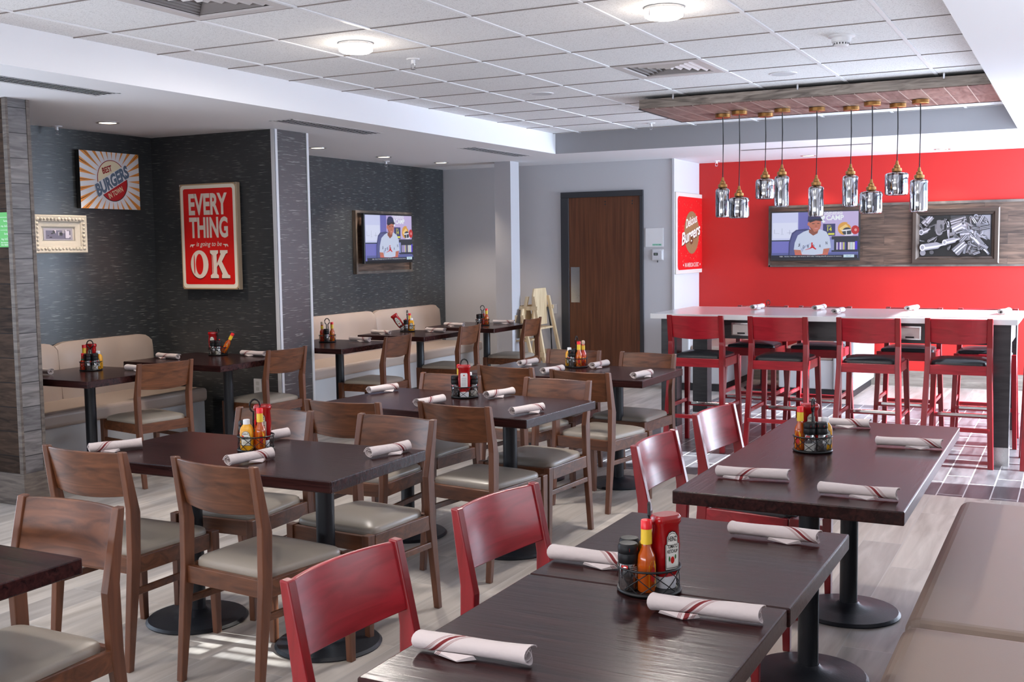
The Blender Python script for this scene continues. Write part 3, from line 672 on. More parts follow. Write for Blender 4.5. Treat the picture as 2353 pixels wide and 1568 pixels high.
seat_at(RD, -1.458, 4.028, -92, 'third red wooden chair, at the near corner of the long table', G3)
seat_at(RD, -1.470, 4.849, -97, 'fourth red wooden chair, at the far end of the long table', G3)
GS = 'red bar stools around the high table'
K = 1.055
for (x, y, d, lab) in ((-2.62, 8.135, 0, 'leftmost red bar stool with its back to us at the high table'),
    (-1.99, 8.14, 0, 'second red bar stool from the left with its back to us'),
    (-1.35, 8.18, 0, 'third red bar stool from the left with its back to us'),
    (-.755, 8.27, 0, 'fourth red bar stool with its back to us, sunlit seat, nearest the table leg'),
    (-.10, 8.32, 4, 'red bar stool cut off at the right edge of the photo')):
    seat_at(ST, x, y, d, lab, GS)
for (x, y, d, lab) in ((-2.47, 9.60, 180, 'leftmost red bar stool on the far side of the high table'),
    (-1.94, 9.62, 180, 'second red bar stool from the left on the far side of the high table'),
    (-1.22, 9.62, 180, 'third red bar stool from the left on the far side of the high table'),
    (-.66, 9.62, 182, 'far side red bar stool hidden behind the sunlit near stool')):
    seat_at(ST, x, y, d, lab, GS)

# tables
def table(x0, x1, y0, y1, deg, label, group, peds, z=.76, th=.045, along='x'):
    cxx, cyy = (x0 + x1) / 2, (y0 + y1) / 2; r = empty('dining_table', (cxx, cyy, 0), math.radians(deg))
    tag(r, label, 'table', group)
    hx, hy = (x1 - x0) / 2, (y1 - y0) / 2
    MB().box(-hx, hx, -hy, hy, z - th, z).build('tabletop', M_TOP if along == 'x' else M_TOPY, r, bevel=.004)
    for px, py in peds:
        MB().lathe([(.037, .03), (.037, z - th - .004)], 24, (px, py, 0)).build('column', M_IRON, r, True)
        MB().lathe([(.001, 0), (.212, 0), (.215, .006), (.205, .016), (.12, .026), (.055, .036), (.04, .05), (.001, .05)], 40, (px, py, 0)).build('base', M_IRON, r, True)
        MB().box(px - .12, px + .12, py - .015, py + .015, z - th - .008, z - th).box(px - .015, px + .015, py - .12, py + .12, z - th - .008, z - th).build('top_bracket', M_IRON, r)
    return r
TG = 'four-seat tables with brown chairs'; TR = 'dark tables in the right row'; TB = 'two-seat tables along the wall booths'
table(-3.10, -2.385, 1.35, 2.075, 0, 'dark table corner cut off at the lower left edge', TG, [(0, 0)])
table(-3.635, -2.36, 3.135, 3.80, 1.2, 'nearest dark four-seat table, mustard bottle in its caddy', TG, [(-.36, .06), (.34, .04)])
table(-3.62, -2.31, 4.72, 5.45, -4.0, 'middle dark four-seat table with the ketchup bottle facing away', TG, [(-.33, 0), (.34, 0)])
table(-3.62, -2.35, 6.31, 7.04, -1, 'back dark four-seat table, nearest the wooden door', TG, [(-.33, 0.05), (.27, .12)])
table(-1.222, -.57, 1.70, 2.447, 0, 'front dark table of the right row, reaching the bottom edge', TR, [(0, 0)])
table(-1.222, -.565, 2.452, 3.168, 0, 'dark table joined behind the front one, ketchup caddy at the seam', TR, [(0, 0)])
table(-1.205, -.462, 3.50, 5.22, 0, 'long dark table at the far end of the right row, four napkins', TR, [(-.02, -.37), (-.02, .42)], along='y')
table(-6.42, -5.63, 5.00, 5.74, 0, 'small dark table at the left booth, beside the wood-clad pillar', TB, [(0, 0)])
table(-6.42, -5.465, 6.05, 6.82, 0, 'small dark table under the red EVERYTHING sign', TB, [(0.2, 0)])
table(-6.25, -5.42, 7.45, 8.25, 0, 'first small table of the far booth, beside the partition', TB, [(.1, 0)])
table(-6.17, -5.42, 8.74, 9.48, 0, 'middle small table of the far booth, ketchup leaning in its caddy', TB, [(.1, 0)])
table(-6.10, -5.28, 9.86, 10.68, 0, 'last small table of the far booth, before the white column', TB, [(.1, 0)])
table(-3.40, -2.75, 11.55, 12.45, 0, 'small booth table hidden behind the high white table', TB, [(0, 0)])

# high table
r = empty('bar_table', (-1.715, 8.88, 0)); tag(r, 'high communal table with a white quartz top and charcoal legs', 'bar table')
MB().box(-1.335, 1.335, -.55, .55, 1.0, 1.04).build('worktop', M_QUARTZ, r, bevel=.003)
MB().box(-1.26, 1.27, -.46, -.43, .85, 1.0).box(-1.26, 1.27, .43, .46, .85, 1.0).box(-1.28, -1.25, -.44, .44, .85, 1.0).box(1.25, 1.28, -.44, .44, .85, 1.0).build('apron', M_APRON, r)
for x in (-1.27, 1.16):
    for y in (-.47, .34):
        lg = MB().box(x, x + .13, y, y + .13, .13, .998).build('leg', M_APRON, r, bevel=.002)
        MB().box(x - .002, x + .132, y - .002, y + .132, 0, .13).build('leg_cap', M_STEEL, lg)
for x in (-.62, .62):
    o = MB().box(x - .078, x + .078, -.467, -.459, .875, .975).build('outlet_box', M_STEEL, r, bevel=.002)
    MB().box(x - .066, x + .066, -.469, -.466, .885, .965).build('outlet_cover', M_VENT, o)
    MB().box(x - .03, x + .03, -.4705, -.4685, .888, .90).build('slot', M_BLACK, o)

# ---------------------------------------------------------------- wall booths
def booth(y0, y1, label, sections, endpanel=False):
    x = XL + .004; r = empty('banquette', (x, (y0 + y1) / 2, 0)); tag(r, label, 'banquette', 'tufted wall banquettes')
    L = (y1 - y0) / 2
    MB().box(.02, .62, -L, L, .08, .36).build('base_panel', M_GREYV, r, bevel=.01)
    MB().box(.04, .58, -L + .02, L - .02, 0, .08).build('plinth', M_BLACK, r)
    MB().box(.05, .66, -L, L, .36, .47).build('seat', M_TAN, r, bevel=.03, seg=4)
    a = -L
    for s in sections:
        b = a + s; nz = 8; ny = max(6, int(s / .05)); mb = MB(); vs = []; z0, z1 = .47, .90
        for i in range(ny + 1):
            for j in range(nz + 1):
                yy = a + .004 + (s - .008) * i / ny; zz = z0 + (z1 - z0) * j / nz
                t = 1.0
                d = .10 - .055 * ((zz - z0) / (z1 - z0))
                d += .012 * abs(math.sin(PI * (yy - a) / .29)) * abs(math.sin(PI * (zz - z0) / .215 + .2))
                if j == nz: d *= .5
                if i in (0, ny): d *= .75
                if j == nz and i in (0, ny): d = .01; zz -= .03
                elif j == nz and i in (1, ny - 1): zz -= .008
                vs.append((d + .02, yy, zz))
        W = nz + 1; fs = []
        for i in range(ny):
            for j in range(nz): fs.append((i * W + j, (i + 1) * W + j, (i + 1) * W + j + 1, i * W + j + 1))
        n = len(vs)
        vs2 = [(0.0, v[1], v[2]) for v in vs]
        for i in range(ny): fs.append((i * W + nz, (i + 1) * W + nz, n + (i + 1) * W + nz, n + i * W + nz)); fs.append((i * W, n + i * W, n + (i + 1) * W, (i + 1) * W))
        for j in range(nz): fs.append((j, j + 1, n + j + 1, n + j)); fs.append((ny * W + j, n + ny * W + j, n + ny * W + j + 1, ny * W + j + 1))
        mb.add(vs + vs2, fs)
        bk = mb.build('back_cushion', M_TAN, r, True)
        bt = MB(); yy = a + .145
        k = 0
        while yy < b - .05:
            bt.lathe([(.001, .004), (.008, .002), (.009, 0)], 8, (.082, yy, .705), cap=False); yy += .29
        a = b
    return r
booth(4.92, 6.86, 'tan tufted banquette under the burger sign, left of the partition', [.97, .97])
booth(7.44, 11.55, 'long tan tufted banquette along the far dark wallpaper', [1.37, 1.37, 1.37])

# bench in the right foreground
def bench(y0, y1, label):
    r = empty('bench', (-.10, (y0 + y1) / 2, 0)); tag(r, label, 'bench', 'brown vinyl benches at the right edge'); L = (y1 - y0) / 2 - .004
    MB().box(-.34, .32, -L, L, .37, .475).build('seat', mat('brown_vinyl', (.30, .215, .165), .42, bump=.05, bscale=260), r, bevel=.045, seg=5)
    MB().box(-.28, .32, -L + .03, L - .03, .06, .37).build('base_panel', M_APRON, r)
    MB().box(.28, .42, -L, L, .47, .92).build('backrest', mat('brown_vinyl', (.30, .215, .165), .42), r, bevel=.05, seg=4)
bench(1.55, 3.33, 'brown vinyl bench seat at the lower right corner'); bench(3.335, 5.06, 'brown vinyl bench seat beside the long dark table')

# booths under the red wall, seen below the high table
def small_booth(x0, x1, seat_side, label):
    y0, y1 = 11.5, 12.70; r = empty('booth_bench', ((x0 + x1) / 2, (y0 + y1) / 2, 0)); tag(r, label, 'booth bench', 'pale booths behind the high table')
    h = (x1 - x0) / 2; L = (y1 - y0) / 2; s = seat_side
    xb0, xb1 = (h - .22, h) if s < 0 else (-h, -h + .22)
    MB().box(xb0, xb1, -L, L, .08, .76).build('backrest', M_GREYV, r, bevel=.02, seg=3)
    sx0, sx1 = (-h, h - .22) if s < 0 else (-h + .22, h)
    MB().box(sx0, sx1, -L + .03, L, .08, .38).build('base_panel', M_GREYV, r, bevel=.01)
    MB().box(sx0, sx1, -L + .02, L, .38, .49).build('seat', M_TAN, r, bevel=.025, seg=3)
    MB().box(-h + .03, h - .03, -L + .04, L - .02, 0, .08).build('plinth', M_BLACK, r)
small_booth(-3.98, -3.40, 1, 'pale booth bench in the corner under the Delicious Burgers sign')
small_booth(-2.80, -2.02, -1, 'pale booth bench behind the middle red bar stools')

# high chairs
def high_chair(x, y, rz, s, label):
    r = empty('high_chair', (x, y, 0), rz); tag(r, label, 'high chair', 'pine high chairs by the column')
    H = .98 * s; w0, w1 = .17 * s, .20 * s
    for sx in (-1, 1):
        for (yt, yb) in ((.04, .24), (-.04, -.24)):
            MB().hexa([(sx * w1 - .018, yb - .018, 0), (sx * w1 + .018, yb - .018, 0), (sx * w1 + .018, yb + .018, 0), (sx * w1 - .018, yb + .018, 0)],
                      [(sx * w0 - .018, yt - .018, H * .92), (sx * w0 + .018, yt - .018, H * .92), (sx * w0 + .018, yt + .018, H * .92), (sx * w0 - .018, yt + .018, H * .92)]).build('leg', M_PINE, r, bevel=.003)
    MB().prism([(-w0 + .01, H * .62), (w0 - .01, H * .62), (w0 - .01, H * .93), (w0 - .04, H), (-w0 + .04, H), (-w0 + .01, H * .93)], 'y', -.03, -.01).build('backrest', M_PINE, r, bevel=.003)
    MB().box(-w0, w0, -.10, .16, H * .58, H * .60).build('seat', M_PINE, r, bevel=.003)
    MB().box(-w0 - .03, -w0 + .0, -.1, .2, H * .78, H * .82).box(w0, w0 + .03, -.1, .2, H * .78, H * .82).box(-w0, w0, .17, .2, H * .78, H * .82).build('arm_rail', M_PINE, r, bevel=.003)
    MB().box(-w1 + .02, w1 - .02, .17, .2, H * .22, H * .27).box(-w1 + .02, w1 - .02, -.2, -.17, H * .22, H * .27).box(-w1 - .012, -w1 + .012, -.19, .19, H * .30, H * .35).box(w1 - .012, w1 + .012, -.19, .19, H * .30, H * .35).build('stretcher', M_PINE, r, bevel=.003)
    MB().tube([(w0 - .03, -.045, H * .8), (w0 + .02, -.06, H * .6), (w0 + .02, -.07, H * .35), (w0 + .01, -.06, H * .24)], .009, 6).build('strap', M_BLACK, r)
high_chair(-5.56, 11.46, PI / 2, 1.13, 'tall pale pine high chair between the column and the door')
high_chair(-5.66, 11.30, PI / 2 + .08, .90, 'shorter pine high chair nested behind the tall one')

# ================================================================ NAPKINS
def napkin_proto(variant):
    s0, k = ((-.03, -1.2), (.03, .9), (.01, -1.0), (.05, 1.3))[variant]
    m = napkin_mat('striped_linen_%d' % variant, s0, k); rnd = random.Random(variant + 3)
    r = empty('napkin_roll'); r['category'] = 'napkin roll'
    T = 44; S = 13; th = .0022; vs = []; fs = []
    for i in range(S + 1):
        u = i / S; x = -.125 + .25 * u + (0 if 0 < i < S else rnd.uniform(-.006, .006))
        sc_ = 1 + .10 * math.sin(u * 7 + variant) * .6 + (.06 if i in (0, S) else 0)
        for j in range(T + 1):
            t = j / T; a = t * 2 * PI * 2.6 + u * .5; rr = (.0215 - .0135 * t) * sc_
            yy = rr * math.cos(a) * 1.12; zz = rr * math.sin(a) * .92
            xx = x + (.012 * t if i == 0 else (-.012 * t if i == S else 0)) + (.004 * math.sin(a * 1.7) if i in (0, S) else 0)
            vs.append((xx, yy, zz + .0215))
            ri = rr - th; vs.append((xx, ri * math.cos(a) * 1.12, ri * math.sin(a) * .92 + .0215))
    W = 2 * (T + 1)
    for i in range(S):
        for j in range(T):
            a = i * W + 2 * j; b = (i + 1) * W + 2 * j
            fs.append((a, b, b + 2, a + 2)); fs.append((a + 1, a + 3, b + 3, b + 1))
        a = i * W; b = (i + 1) * W; fs.append((a, a + 1, b + 1, b)); fs.append((a + 2 * T, b + 2 * T, b + 2 * T + 1, a + 2 * T + 1))
    for i in (0, S):
        for j in range(T):
            a = i * W + 2 * j; fs.append((a, a + 2, a + 3, a + 1))
    MB().add(vs, fs).build('rolled_linen', m, r, True)
    fx = (-.03, .02, -.05, .04)[variant]
    fl = MB().add([(fx - .05, -.018, .004), (fx + .045, -.018, .004), (fx + .01, -.036, .001), (fx - .045, -.022, .012), (fx + .04, -.022, .013), (fx + .008, -.037, .003)],
                  [(0, 1, 2), (3, 5, 4), (0, 2, 5, 3), (1, 4, 5, 2), (0, 3, 4, 1)])
    fl.build('loose_corner', m, r, True)
    return r
NP = [napkin_proto(i) for i in range(4)]
NZ = .7605
NAP = [(-3.543, 3.279, 60, 0, 'white napkin roll on the left end of the nearest four-seat table', NZ, 'T'),
 (-2.856, 3.312, 76, 1, 'white napkin roll in front of the mustard caddy', NZ, 'T'),
 (-3.11, 3.72, 75, 2, 'napkin roll half hidden behind the orange sauce bottle', NZ, 'T'),
 (-2.446, 3.664, 74, 1, 'napkin roll near the right edge of the nearest four-seat table', NZ, 'T'),
 (-3.555, 5.27, 74, 3, 'napkin roll at the far left of the middle four-seat table', NZ, 'T'),
 (-3.03, 4.93, 80, 2, 'napkin roll just left of the caddy with the turned ketchup bottle', NZ, 'T'),
 (-2.83, 5.34, 75, 0, 'napkin roll just right of the caddy with the turned ketchup bottle', NZ, 'T'),
 (-2.42, 4.85, 70, 3, 'napkin roll at the near right corner of the middle four-seat table', NZ, 'T'),
 (-3.41, 6.86, 84, 0, 'napkin roll at the left end of the back four-seat table', NZ, 'T'),
 (-3.05, 6.50, 78, 1, 'napkin roll peeking out behind a chair back on the back four-seat table', NZ, 'T'),
 (-2.89, 6.90, 84, 2, 'napkin roll right of the caddy on the back four-seat table', NZ, 'T'),
 (-2.42, 6.46, 80, 3, 'napkin roll at the right end of the back four-seat table', NZ, 'T'),
 (-6.30, 5.20, -4, 0, 'napkin roll end peeking past the wood-clad pillar', NZ, 'B'),
 (-5.78, 5.58, -6, 1, 'napkin roll behind the chair back at the leftmost booth table', NZ, 'B'),
 (-6.23, 6.32, -7, 2, 'napkin roll on the left corner of the table under the EVERYTHING sign', NZ, 'B'),
 (-5.73, 6.72, -3, 0, 'napkin roll right of the caddy under the EVERYTHING sign', NZ, 'B'),
 (-5.70, 8.12, -10, 1, 'napkin roll on the first far booth table', NZ, 'B'),
 (-5.98, 8.86, -10, 3, 'left napkin roll on the middle far booth table', NZ, 'B'),
 (-5.62, 9.28, -12, 2, 'right napkin roll on the middle far booth table', NZ, 'B'),
 (-5.82, 9.99, -5, 0, 'left napkin roll on the last far booth table', NZ, 'B'),
 (-5.50, 10.50, 12, 1, 'right napkin roll on the last far booth table', NZ, 'B'),
 (-1.067, 1.885, 4, 0, 'striped napkin roll nearest the camera, on the front dark table', NZ, 'R'),
 (-1.095, 2.585, 1, 1, 'napkin roll left of the ketchup caddy, partly behind the pepper grinders', NZ, 'R'),
 (-.722, 2.314, 4, 2, 'large striped napkin roll in front of the ketchup caddy', NZ, 'R'),
 (-.746, 3.018, -1, 3, 'napkin roll at the far side of the joined table, behind the ketchup caddy', NZ, 'R'),
 (-1.01, 3.785, 7, 2, 'napkin roll at the near left of the long dark table', NZ, 'R'),
 (-.621, 3.645, 0, 1, 'napkin roll at the near right corner of the long dark table', NZ, 'R'),
 (-.602, 4.62, 5, 3, 'napkin roll at the right edge of the long dark table', NZ, 'R'),
 (-.935, 5.03, 6, 1, 'napkin roll at the far end of the long dark table, behind the mustard', NZ, 'R'),
 (-2.397, 9.13, 86, 0, 'leftmost napkin roll on the white high table', 1.0405, 'H'),
 (-1.892, 9.15, 84, 1, 'second napkin roll from the left on the white high table', 1.0405, 'H'),
 (-1.66, 8.72, 86, 2, 'third napkin roll from the left, nearest the edge of the white high table', 1.0405, 'H'),
 (-1.19, 9.25, 80, 3, 'sunlit napkin roll on the right half of the white high table', 1.0405, 'H'),
 (-.50, 8.95, 80, 0, 'napkin roll at the sunlit right end of the white high table', 1.0405, 'H')]
NG = {'T': 'napkin rolls on the four-seat tables', 'B': 'napkin rolls on the booth tables', 'R': 'napkin rolls on the right row', 'H': 'napkin rolls on the high table'}
for x, y, d, v, lab, z, gk in NAP:
    o = place(NP[v], (x, y, z), math.radians(d), lab, NG[gk])
    o.scale = {'T': (.84, 1.1, 1.08), 'B': (.95, 1.05, 1.05)}.get(gk, (1, 1, 1))

# ================================================================ CONDIMENTS
def caddy_proto():
    r = empty('condiment_caddy'); r['category'] = 'condiment caddy'
    R = .072
    MB().lathe([(.001, .004), (R, .004), (R, .007), (.001, .007)], 36).build('base_plate', M_WIRE, r)
    ring = lambda z, rr=R: [(rr * math.cos(2 * PI * k / 36), rr * math.sin(2 * PI * k / 36), z) for k in range(36)]
    MB().tube(ring(.006, R + .001), .0045, 8, True).build('bottom_ring', M_WIRE, r, True)
    MB().tube(ring(.062, R + .002), .0030, 8, True).build('top_ring', M_WIRE, r, True)
    lat = MB(); N = 9
    for k in range(N):
        for sgn in (1, -1):
            pts = []
            for i in range(7):
                a = 2 * PI * k / N + sgn * (2 * PI / N * 1.5) * i / 6; pts.append((R * math.cos(a), R * math.sin(a), .006 + .056 * i / 6))
            lat.tube(pts, .0013, 5)
    lat.build('wire_lattice', M_WIRE, r, True)
    h = MB(); pts = [(.008, 0, .006), (.008, 0, .12), (.007, 0, .155)]
    loop = [(.021 * math.sin(a), 0, .184 - .027 * math.cos(a)) for a in [math.radians(12 + 28 * k) for k in range(13)]]
    h.tube(pts + loop + [(-.007, 0, .155), (-.008, 0, .12), (-.008, 0, .006)], .0040, 7)
    h.build('handle', M_WIRE, r, True)
    return r
LBL = (.93, .92, .88)
def heinz_label(kind, w, h):
    a = Art(step=.00025, rough=.35)
    k = w / 2
    out = [(-k, -h / 2), (k, -h / 2), (k * 1.05, h * .16), (k * .82, h * .18), (k * .80, h * .36), (k * .45, h * .47), (0, h * .5), (-k * .45, h * .47), (-k * .80, h * .36), (-k * .82, h * .18), (-k * 1.05, h * .16)]
    a.poly(out, (.12, .12, .12)); a.poly([(x * .92, y * .95) for x, y in out], LBL); a.poly([(x * .86, y * .90) for x, y in out], (.25, .25, .22)); a.poly([(x * .82, y * .87) for x, y in out], LBL)
    a.text('HEINZ', -k * .60, h * .24, k * .60, h * .36, (.06, .06, .06), .02)
    if kind == 'ketchup':
        a.text('TOMATO', -k * .74, h * .06, k * .74, h * .16, (.06, .06, .06), .02); a.text('KETCHUP', -k * .74, -h * .06, k * .74, h * .03, (.06, .06, .06), .02)
        a.ell(0, -h * .24, k * .26, h * .09, (.75, .08, .05)); a.ell(-k * .45, -h * .2, k * .1, h * .07, (.15, .4, .12)); a.ell(k * .42, -h * .16, k * .09, h * .06, (.15, .4, .12))
    else:
        a.text('YELLOW', -k * .6, h * .06, k * .6, h * .14, (.06, .06, .06), .01); a.text('MUSTARD', -k * .74, -h * .08, k * .74, h * .02, (.06, .06, .06), .02)
        a.ell(-k * .6, h * .16, k * .2, h * .06, (.85, .2, .1)); a.rect(-k * .6, -h * .38, k * .6, -h * .2, (.8, .78, .7))
    return a
def sq_lathe(mb, prof, n=32, e=.45, flat_=1.0):
    """like a lathe but squarish in plan; flat_ squeezes y"""
    vs = []; fs = []
    for r_, z in prof:
        for k in range(n):
            a = 2 * PI * k / n; c, s = math.cos(a), math.sin(a)
            vs.append((r_ * math.copysign(abs(c) ** e, c), flat_ * r_ * math.copysign(abs(s) ** e, s), z))
    for j in range(len(prof) - 1):
        for k in range(n): fs.append((j * n + k, j * n + (k + 1) % n, (j + 1) * n + (k + 1) % n, (j + 1) * n + k))
    fs += [tuple(range(n))[::-1], tuple(range((len(prof) - 1) * n, len(prof) * n))]
    return mb.add(vs, fs)
M_KET = mat('ketchup_red', (.36, .004, .006), .22, coat=.4); M_MUS = mat('mustard_yellow', (.78, .36, .008), .3, coat=.2)
M_HOT = mat('hot_sauce_orange', (.46, .075, .004), .12, coat=.6); M_HOT2 = mat('hot_sauce_red', (.50, .030, .006), .12, coat=.6)
M_CAPR = mat('red_cap', (.80, .012, .018), .3); M_YEL = mat('yellow_label', (.80, .52, .03), .4); M_CORK = mat('wooden_cap', (.55, .42, .32), .5)
M_GRN = mat('green_band', (.02, .28, .12), .35); M_GRIND = mat('grinder_black', (.008, .008, .009), .42, spec=.25); M_SALT = mat('white_salt', (.78, .76, .72), .6); M_PEP = mat('peppercorn', (.05, .03, .025), .7, bump=.6, bscale=300)
def b_ketchup():
    r = empty('ketchup_bottle'); r['category'] = 'ketchup bottle'
    sq_lathe(MB(), [(.024, .028), (.031, .045), (.034, .10), (.031, .15), (.036, .158), (.036, .170), (.032, .176)], 32, .62, .72).build('body', M_KET, r, True)
    MB().lathe([(.001, 0), (.024, 0), (.025, .028), (.001, .028)], 24).build('cap', M_PLAST, r, True)
    lb = heinz_label('ketchup', .040, .095).build('label', r, loc=(0, -.0255, .093)); lb.rotation_euler = (PI / 2, 0, 0)
    a = Art(step=.00025, rough=.35).rrect(-.019, -.04, .019, .04, .006, (.86, .86, .86)).ell(0, .027, .004, .004, (.75, .1, .08))
    for q in range(9): a.rect(-.013, .012 - q * .005, .013, .0135 - q * .005, (.6, .6, .62))
    lb = a.build('label', r, loc=(0, .0255, .093)); lb.rotation_euler = (PI / 2, 0, PI)
    return r
def b_mustard():
    r = empty('mustard_bottle'); r['category'] = 'mustard bottle'
    sq_lathe(MB(), [(.024, 0), (.027, .006), (.027, .080), (.024, .092), (.014, .106)], 32, .6, .8).build('body', M_MUS, r, True)
    MB().lathe([(.001, .106), (.0145, .106), (.0140, .124), (.012, .126), (.001, .126)], 24).build('cap', M_PLAST, r, True)
    lb = heinz_label('mustard', .038, .060).build('label', r, loc=(0, -.0222, .050)); lb.rotation_euler = (PI / 2, 0, 0)
    return r
def b_hot(kind):
    r = empty('hot_sauce_bottle'); r['category'] = 'hot sauce bottle'
    k = {'tall': 1.0, 'wood': 1.0, 'small': .66}[kind]; R = .0215 * (1 if k == 1 else .9)
    body = M_HOT if kind == 'tall' else M_HOT2
    MB().lathe([(R * .9, 0), (R, .004), (R, .075 * k), (R * .93, .088 * k), (R * .55, .105 * k), (R * .5, .125 * k), (.001, .125 * k)], 28).build('liquid', body, r, True)
    MB().lathe([(R * .52, .125 * k), (R * .48, .128 * k), (R * .46, .150 * k)], 24, cap=False).build('neck', M_JAR if kind == 'tall' else body, r, True)
    if kind == 'tall':
        MB().lathe([(R * .62, .114 * k), (R * .60, .150 * k)], 24, cap=False).build('neck_band', M_YEL, r, True)
        MB().lathe([(.001, .150), (.0135, .150), (.0135, .168), (.0120, .171), (.001, .171)], 24).build('cap', M_CAPR, r, True)
        a = Art(step=.0002, rough=.4).poly([(-.012, -.032), (.012, -.032), (.012, .022), (.006, .034), (-.006, .034), (-.012, .022)], (.93, .70, .10)).poly([(-.008, -.01), (0, -.018), (.008, -.008), (.006, .014), (0, .02), (-.006, .012)], (.72, .06, .04)).text('XXX', -.007, -.028, .007, -.021, (.1, .1, .1))
        lb = a.build('label', r, wrap=R + .0004, loc=(0, 0, .042))
    elif kind == 'wood':
        MB().lathe([(R * .56, .110), (R * .55, .140)], 24, cap=False).build('neck_band', M_YEL, r, True)
        MB().lathe([(.001, .148), (.010, .148), (.012, .158), (.0115, .168), (.007, .174), (.001, .175)], 24).build('cap', M_CORK, r, True)
        a = Art(step=.0002, rough=.4).rrect(-.016, -.03, .016, .03, .003, (.95, .78, .15)).ell(0, .006, .011, .016, (.75, .10, .05)).ell(0, .008, .006, .009, (.9, .75, .5)).rect(-.013, -.024, .013, -.014, (.75, .1, .05))
        a.build('label', r, wrap=R + .0004, loc=(0, 0, .045))
    else:
        MB().lathe([(R * .58, .088 * k), (R * .55, .118 * k)], 20, cap=False).build('neck_band', M_GRN, r, True)
        MB().lathe([(.001, .098), (.0095, .098), (.0095, .116), (.001, .118)], 20).build('cap', M_CAPR, r, True)
        Art(step=.0002, rough=.4).poly([(-.011, 0), (0, -.014), (.011, 0), (0, .014)], (.95, .93, .88)).poly([(-.008, 0), (0, -.010), (.008, 0), (0, .010)], (.75, .12, .08)).build('label', r, wrap=R + .0004, loc=(0, 0, .028))
    return r
def b_grind(kind):
    r = empty(kind + '_grinder'); r['category'] = 'spice grinder'
    MB().lathe([(.001, .002), (.0195, .002), (.0205, .030), (.001, .030)], 24).build('contents', M_SALT if kind == 'salt' else M_PEP, r, True)
    MB().lathe([(.020, 0), (.0215, .003), (.0215, .058), (.018, .070)], 28, cap=False).build('jar', M_JAR, r, True)
    MB().lathe([(.001, .066), (.0225, .066), (.0245, .074), (.0245, .088), (.0235, .090), (.0245, .092), (.0245, .108), (.021, .113), (.001, .114)], 28).build('grinder_cap', M_GRIND, r, True)
    a = Art(step=.0002, rough=.4).rect(-.030, -.016, .030, .016, (.08, .08, .09)).rect(-.030, .006, -.014, .016, (.75, .1, .08)).rect(.006, -.014, .020, -.003, (.85, .85, .85))
    for q in range(3): a.rect(-.010, .010 - q * .004, .010, .0115 - q * .004, (.8, .8, .8))
    a.rect(.022, .006, .030, .016, (.75, .1, .08))
    a.build('label', r, wrap=.0219, loc=(0, 0, .047))
    Art(step=.0002).rect(-.012, -.004, .012, .004, (.8, .07, .03)).build('window', r, wrap=.0247, loc=(0, 0, .101))
    return r
CP = caddy_proto(); PR = dict(k=b_ketchup(), m=b_mustard(), h=b_hot('tall'), w=b_hot('wood'), t=b_hot('small'), s=b_grind('salt'), p=b_grind('pepper'))
KN = dict(k='red ketchup bottle', m='yellow mustard bottle', h='red-capped hot sauce bottle', w='wooden-capped hot sauce bottle', t='small green-necked hot sauce bottle', s='black-capped salt grinder', p='black-capped pepper grinder')
vr = Vector((math.cos(YAW), math.sin(YAW), 0)); vf = Vector((-math.sin(YAW), math.cos(YAW), 0))
def caddy(x, y, desc, items, hand=0, z=.7605, sc_=1.0):
    """items: (kind, right, away, turn, lean-right) in metres relative to the caddy centre as the camera sees it"""
    c = place(CP, (x, y, z), YAW + hand, 'black wire condiment caddy ' + desc, 'wire caddies on the tables')
    for it in items:
        k, u, v = it[:3]; turn = it[3] if len(it) > 3 else 0; lean = it[4] if len(it) > 4 else 0
        p = Vector((x, y, z + .0075)) + vr * u + vf * v
        if lean:
            m = Matrix.Rotation(lean, 4, vf) @ Matrix.Rotation(YAW + turn, 4, 'Z'); p.z += .004 + abs(math.sin(lean)) * .022
            place(PR[k], p, 0, 'leaning ' + KN[k] + ' in the caddy ' + desc, KN[k] + 's', rot=m.to_euler())
        else:
            q = it[5] + ' ' if len(it) > 5 else ''
            place(PR[k], p, YAW + turn, q + KN[k] + ' in the caddy ' + desc, KN[k] + 's')
caddy(-.901, 2.45, 'at the seam of the front dark tables', [('p', -.052, -.018, .5, 0, 'nearer'), ('h', -.010, -.030, .7), ('k', .040, .004, .5), ('m', .004, .045), ('p', -.044, .030, 0, 0, 'farther')], 1.45)
caddy(-.931, 4.40, 'on the long dark table', [('h', -.050, 0, -.7), ('k', -.002, .042, 0), ('s', -.022, -.036, .4), ('p', .024, -.036, -.3), ('m', .050, .006, 0)], 1.1)
caddy(-3.017, 3.535, 'on the nearest four-seat table', [('m', -.028, -.034, 0), ('h', .026, -.030, .4), ('k', .022, .040, 0), ('p', -.050, .020, 0), ('t', -.004, .008, 0)], .3)
caddy(-3.009, 5.265, 'on the middle four-seat table', [('k', 0, -.036, PI), ('h', -.030, .036, 0), ('p', -.050, -.006, .2), ('s', .050, -.006, 0), ('m', .026, .040, 0)], .1)
caddy(-3.05, 6.88, 'on the back four-seat table', [('m', -.048, .016, 0), ('p', -.034, -.034, 0), ('s', -.006, .044, 0), ('h', .014, -.034, 0), ('w', .046, .004, 0)], 1.1)
caddy(-6.149, 5.50, 'on the leftmost booth table', [('h', -.048, .014, 0), ('k', -.010, .044, 0), ('t', -.044, -.030, 0), ('p', -.006, -.040, 0), ('s', .036, -.020, 0), ('m', .044, .026, 0)], .2)
caddy(-6.062, 6.69, 'under the EVERYTHING sign', [('k', -.044, .020, 0), ('p', -.030, -.034, 0), ('s', .012, -.044, 0), ('t', .004, .016, 0), ('h', .040, .0, 0, .5)], 1.3)
caddy(-5.957, 7.98, 'on the first far booth table', [('w', -.046, 0, 0), ('p', -.002, -.036, 0), ('h', .044, -.010, 0)], .1)
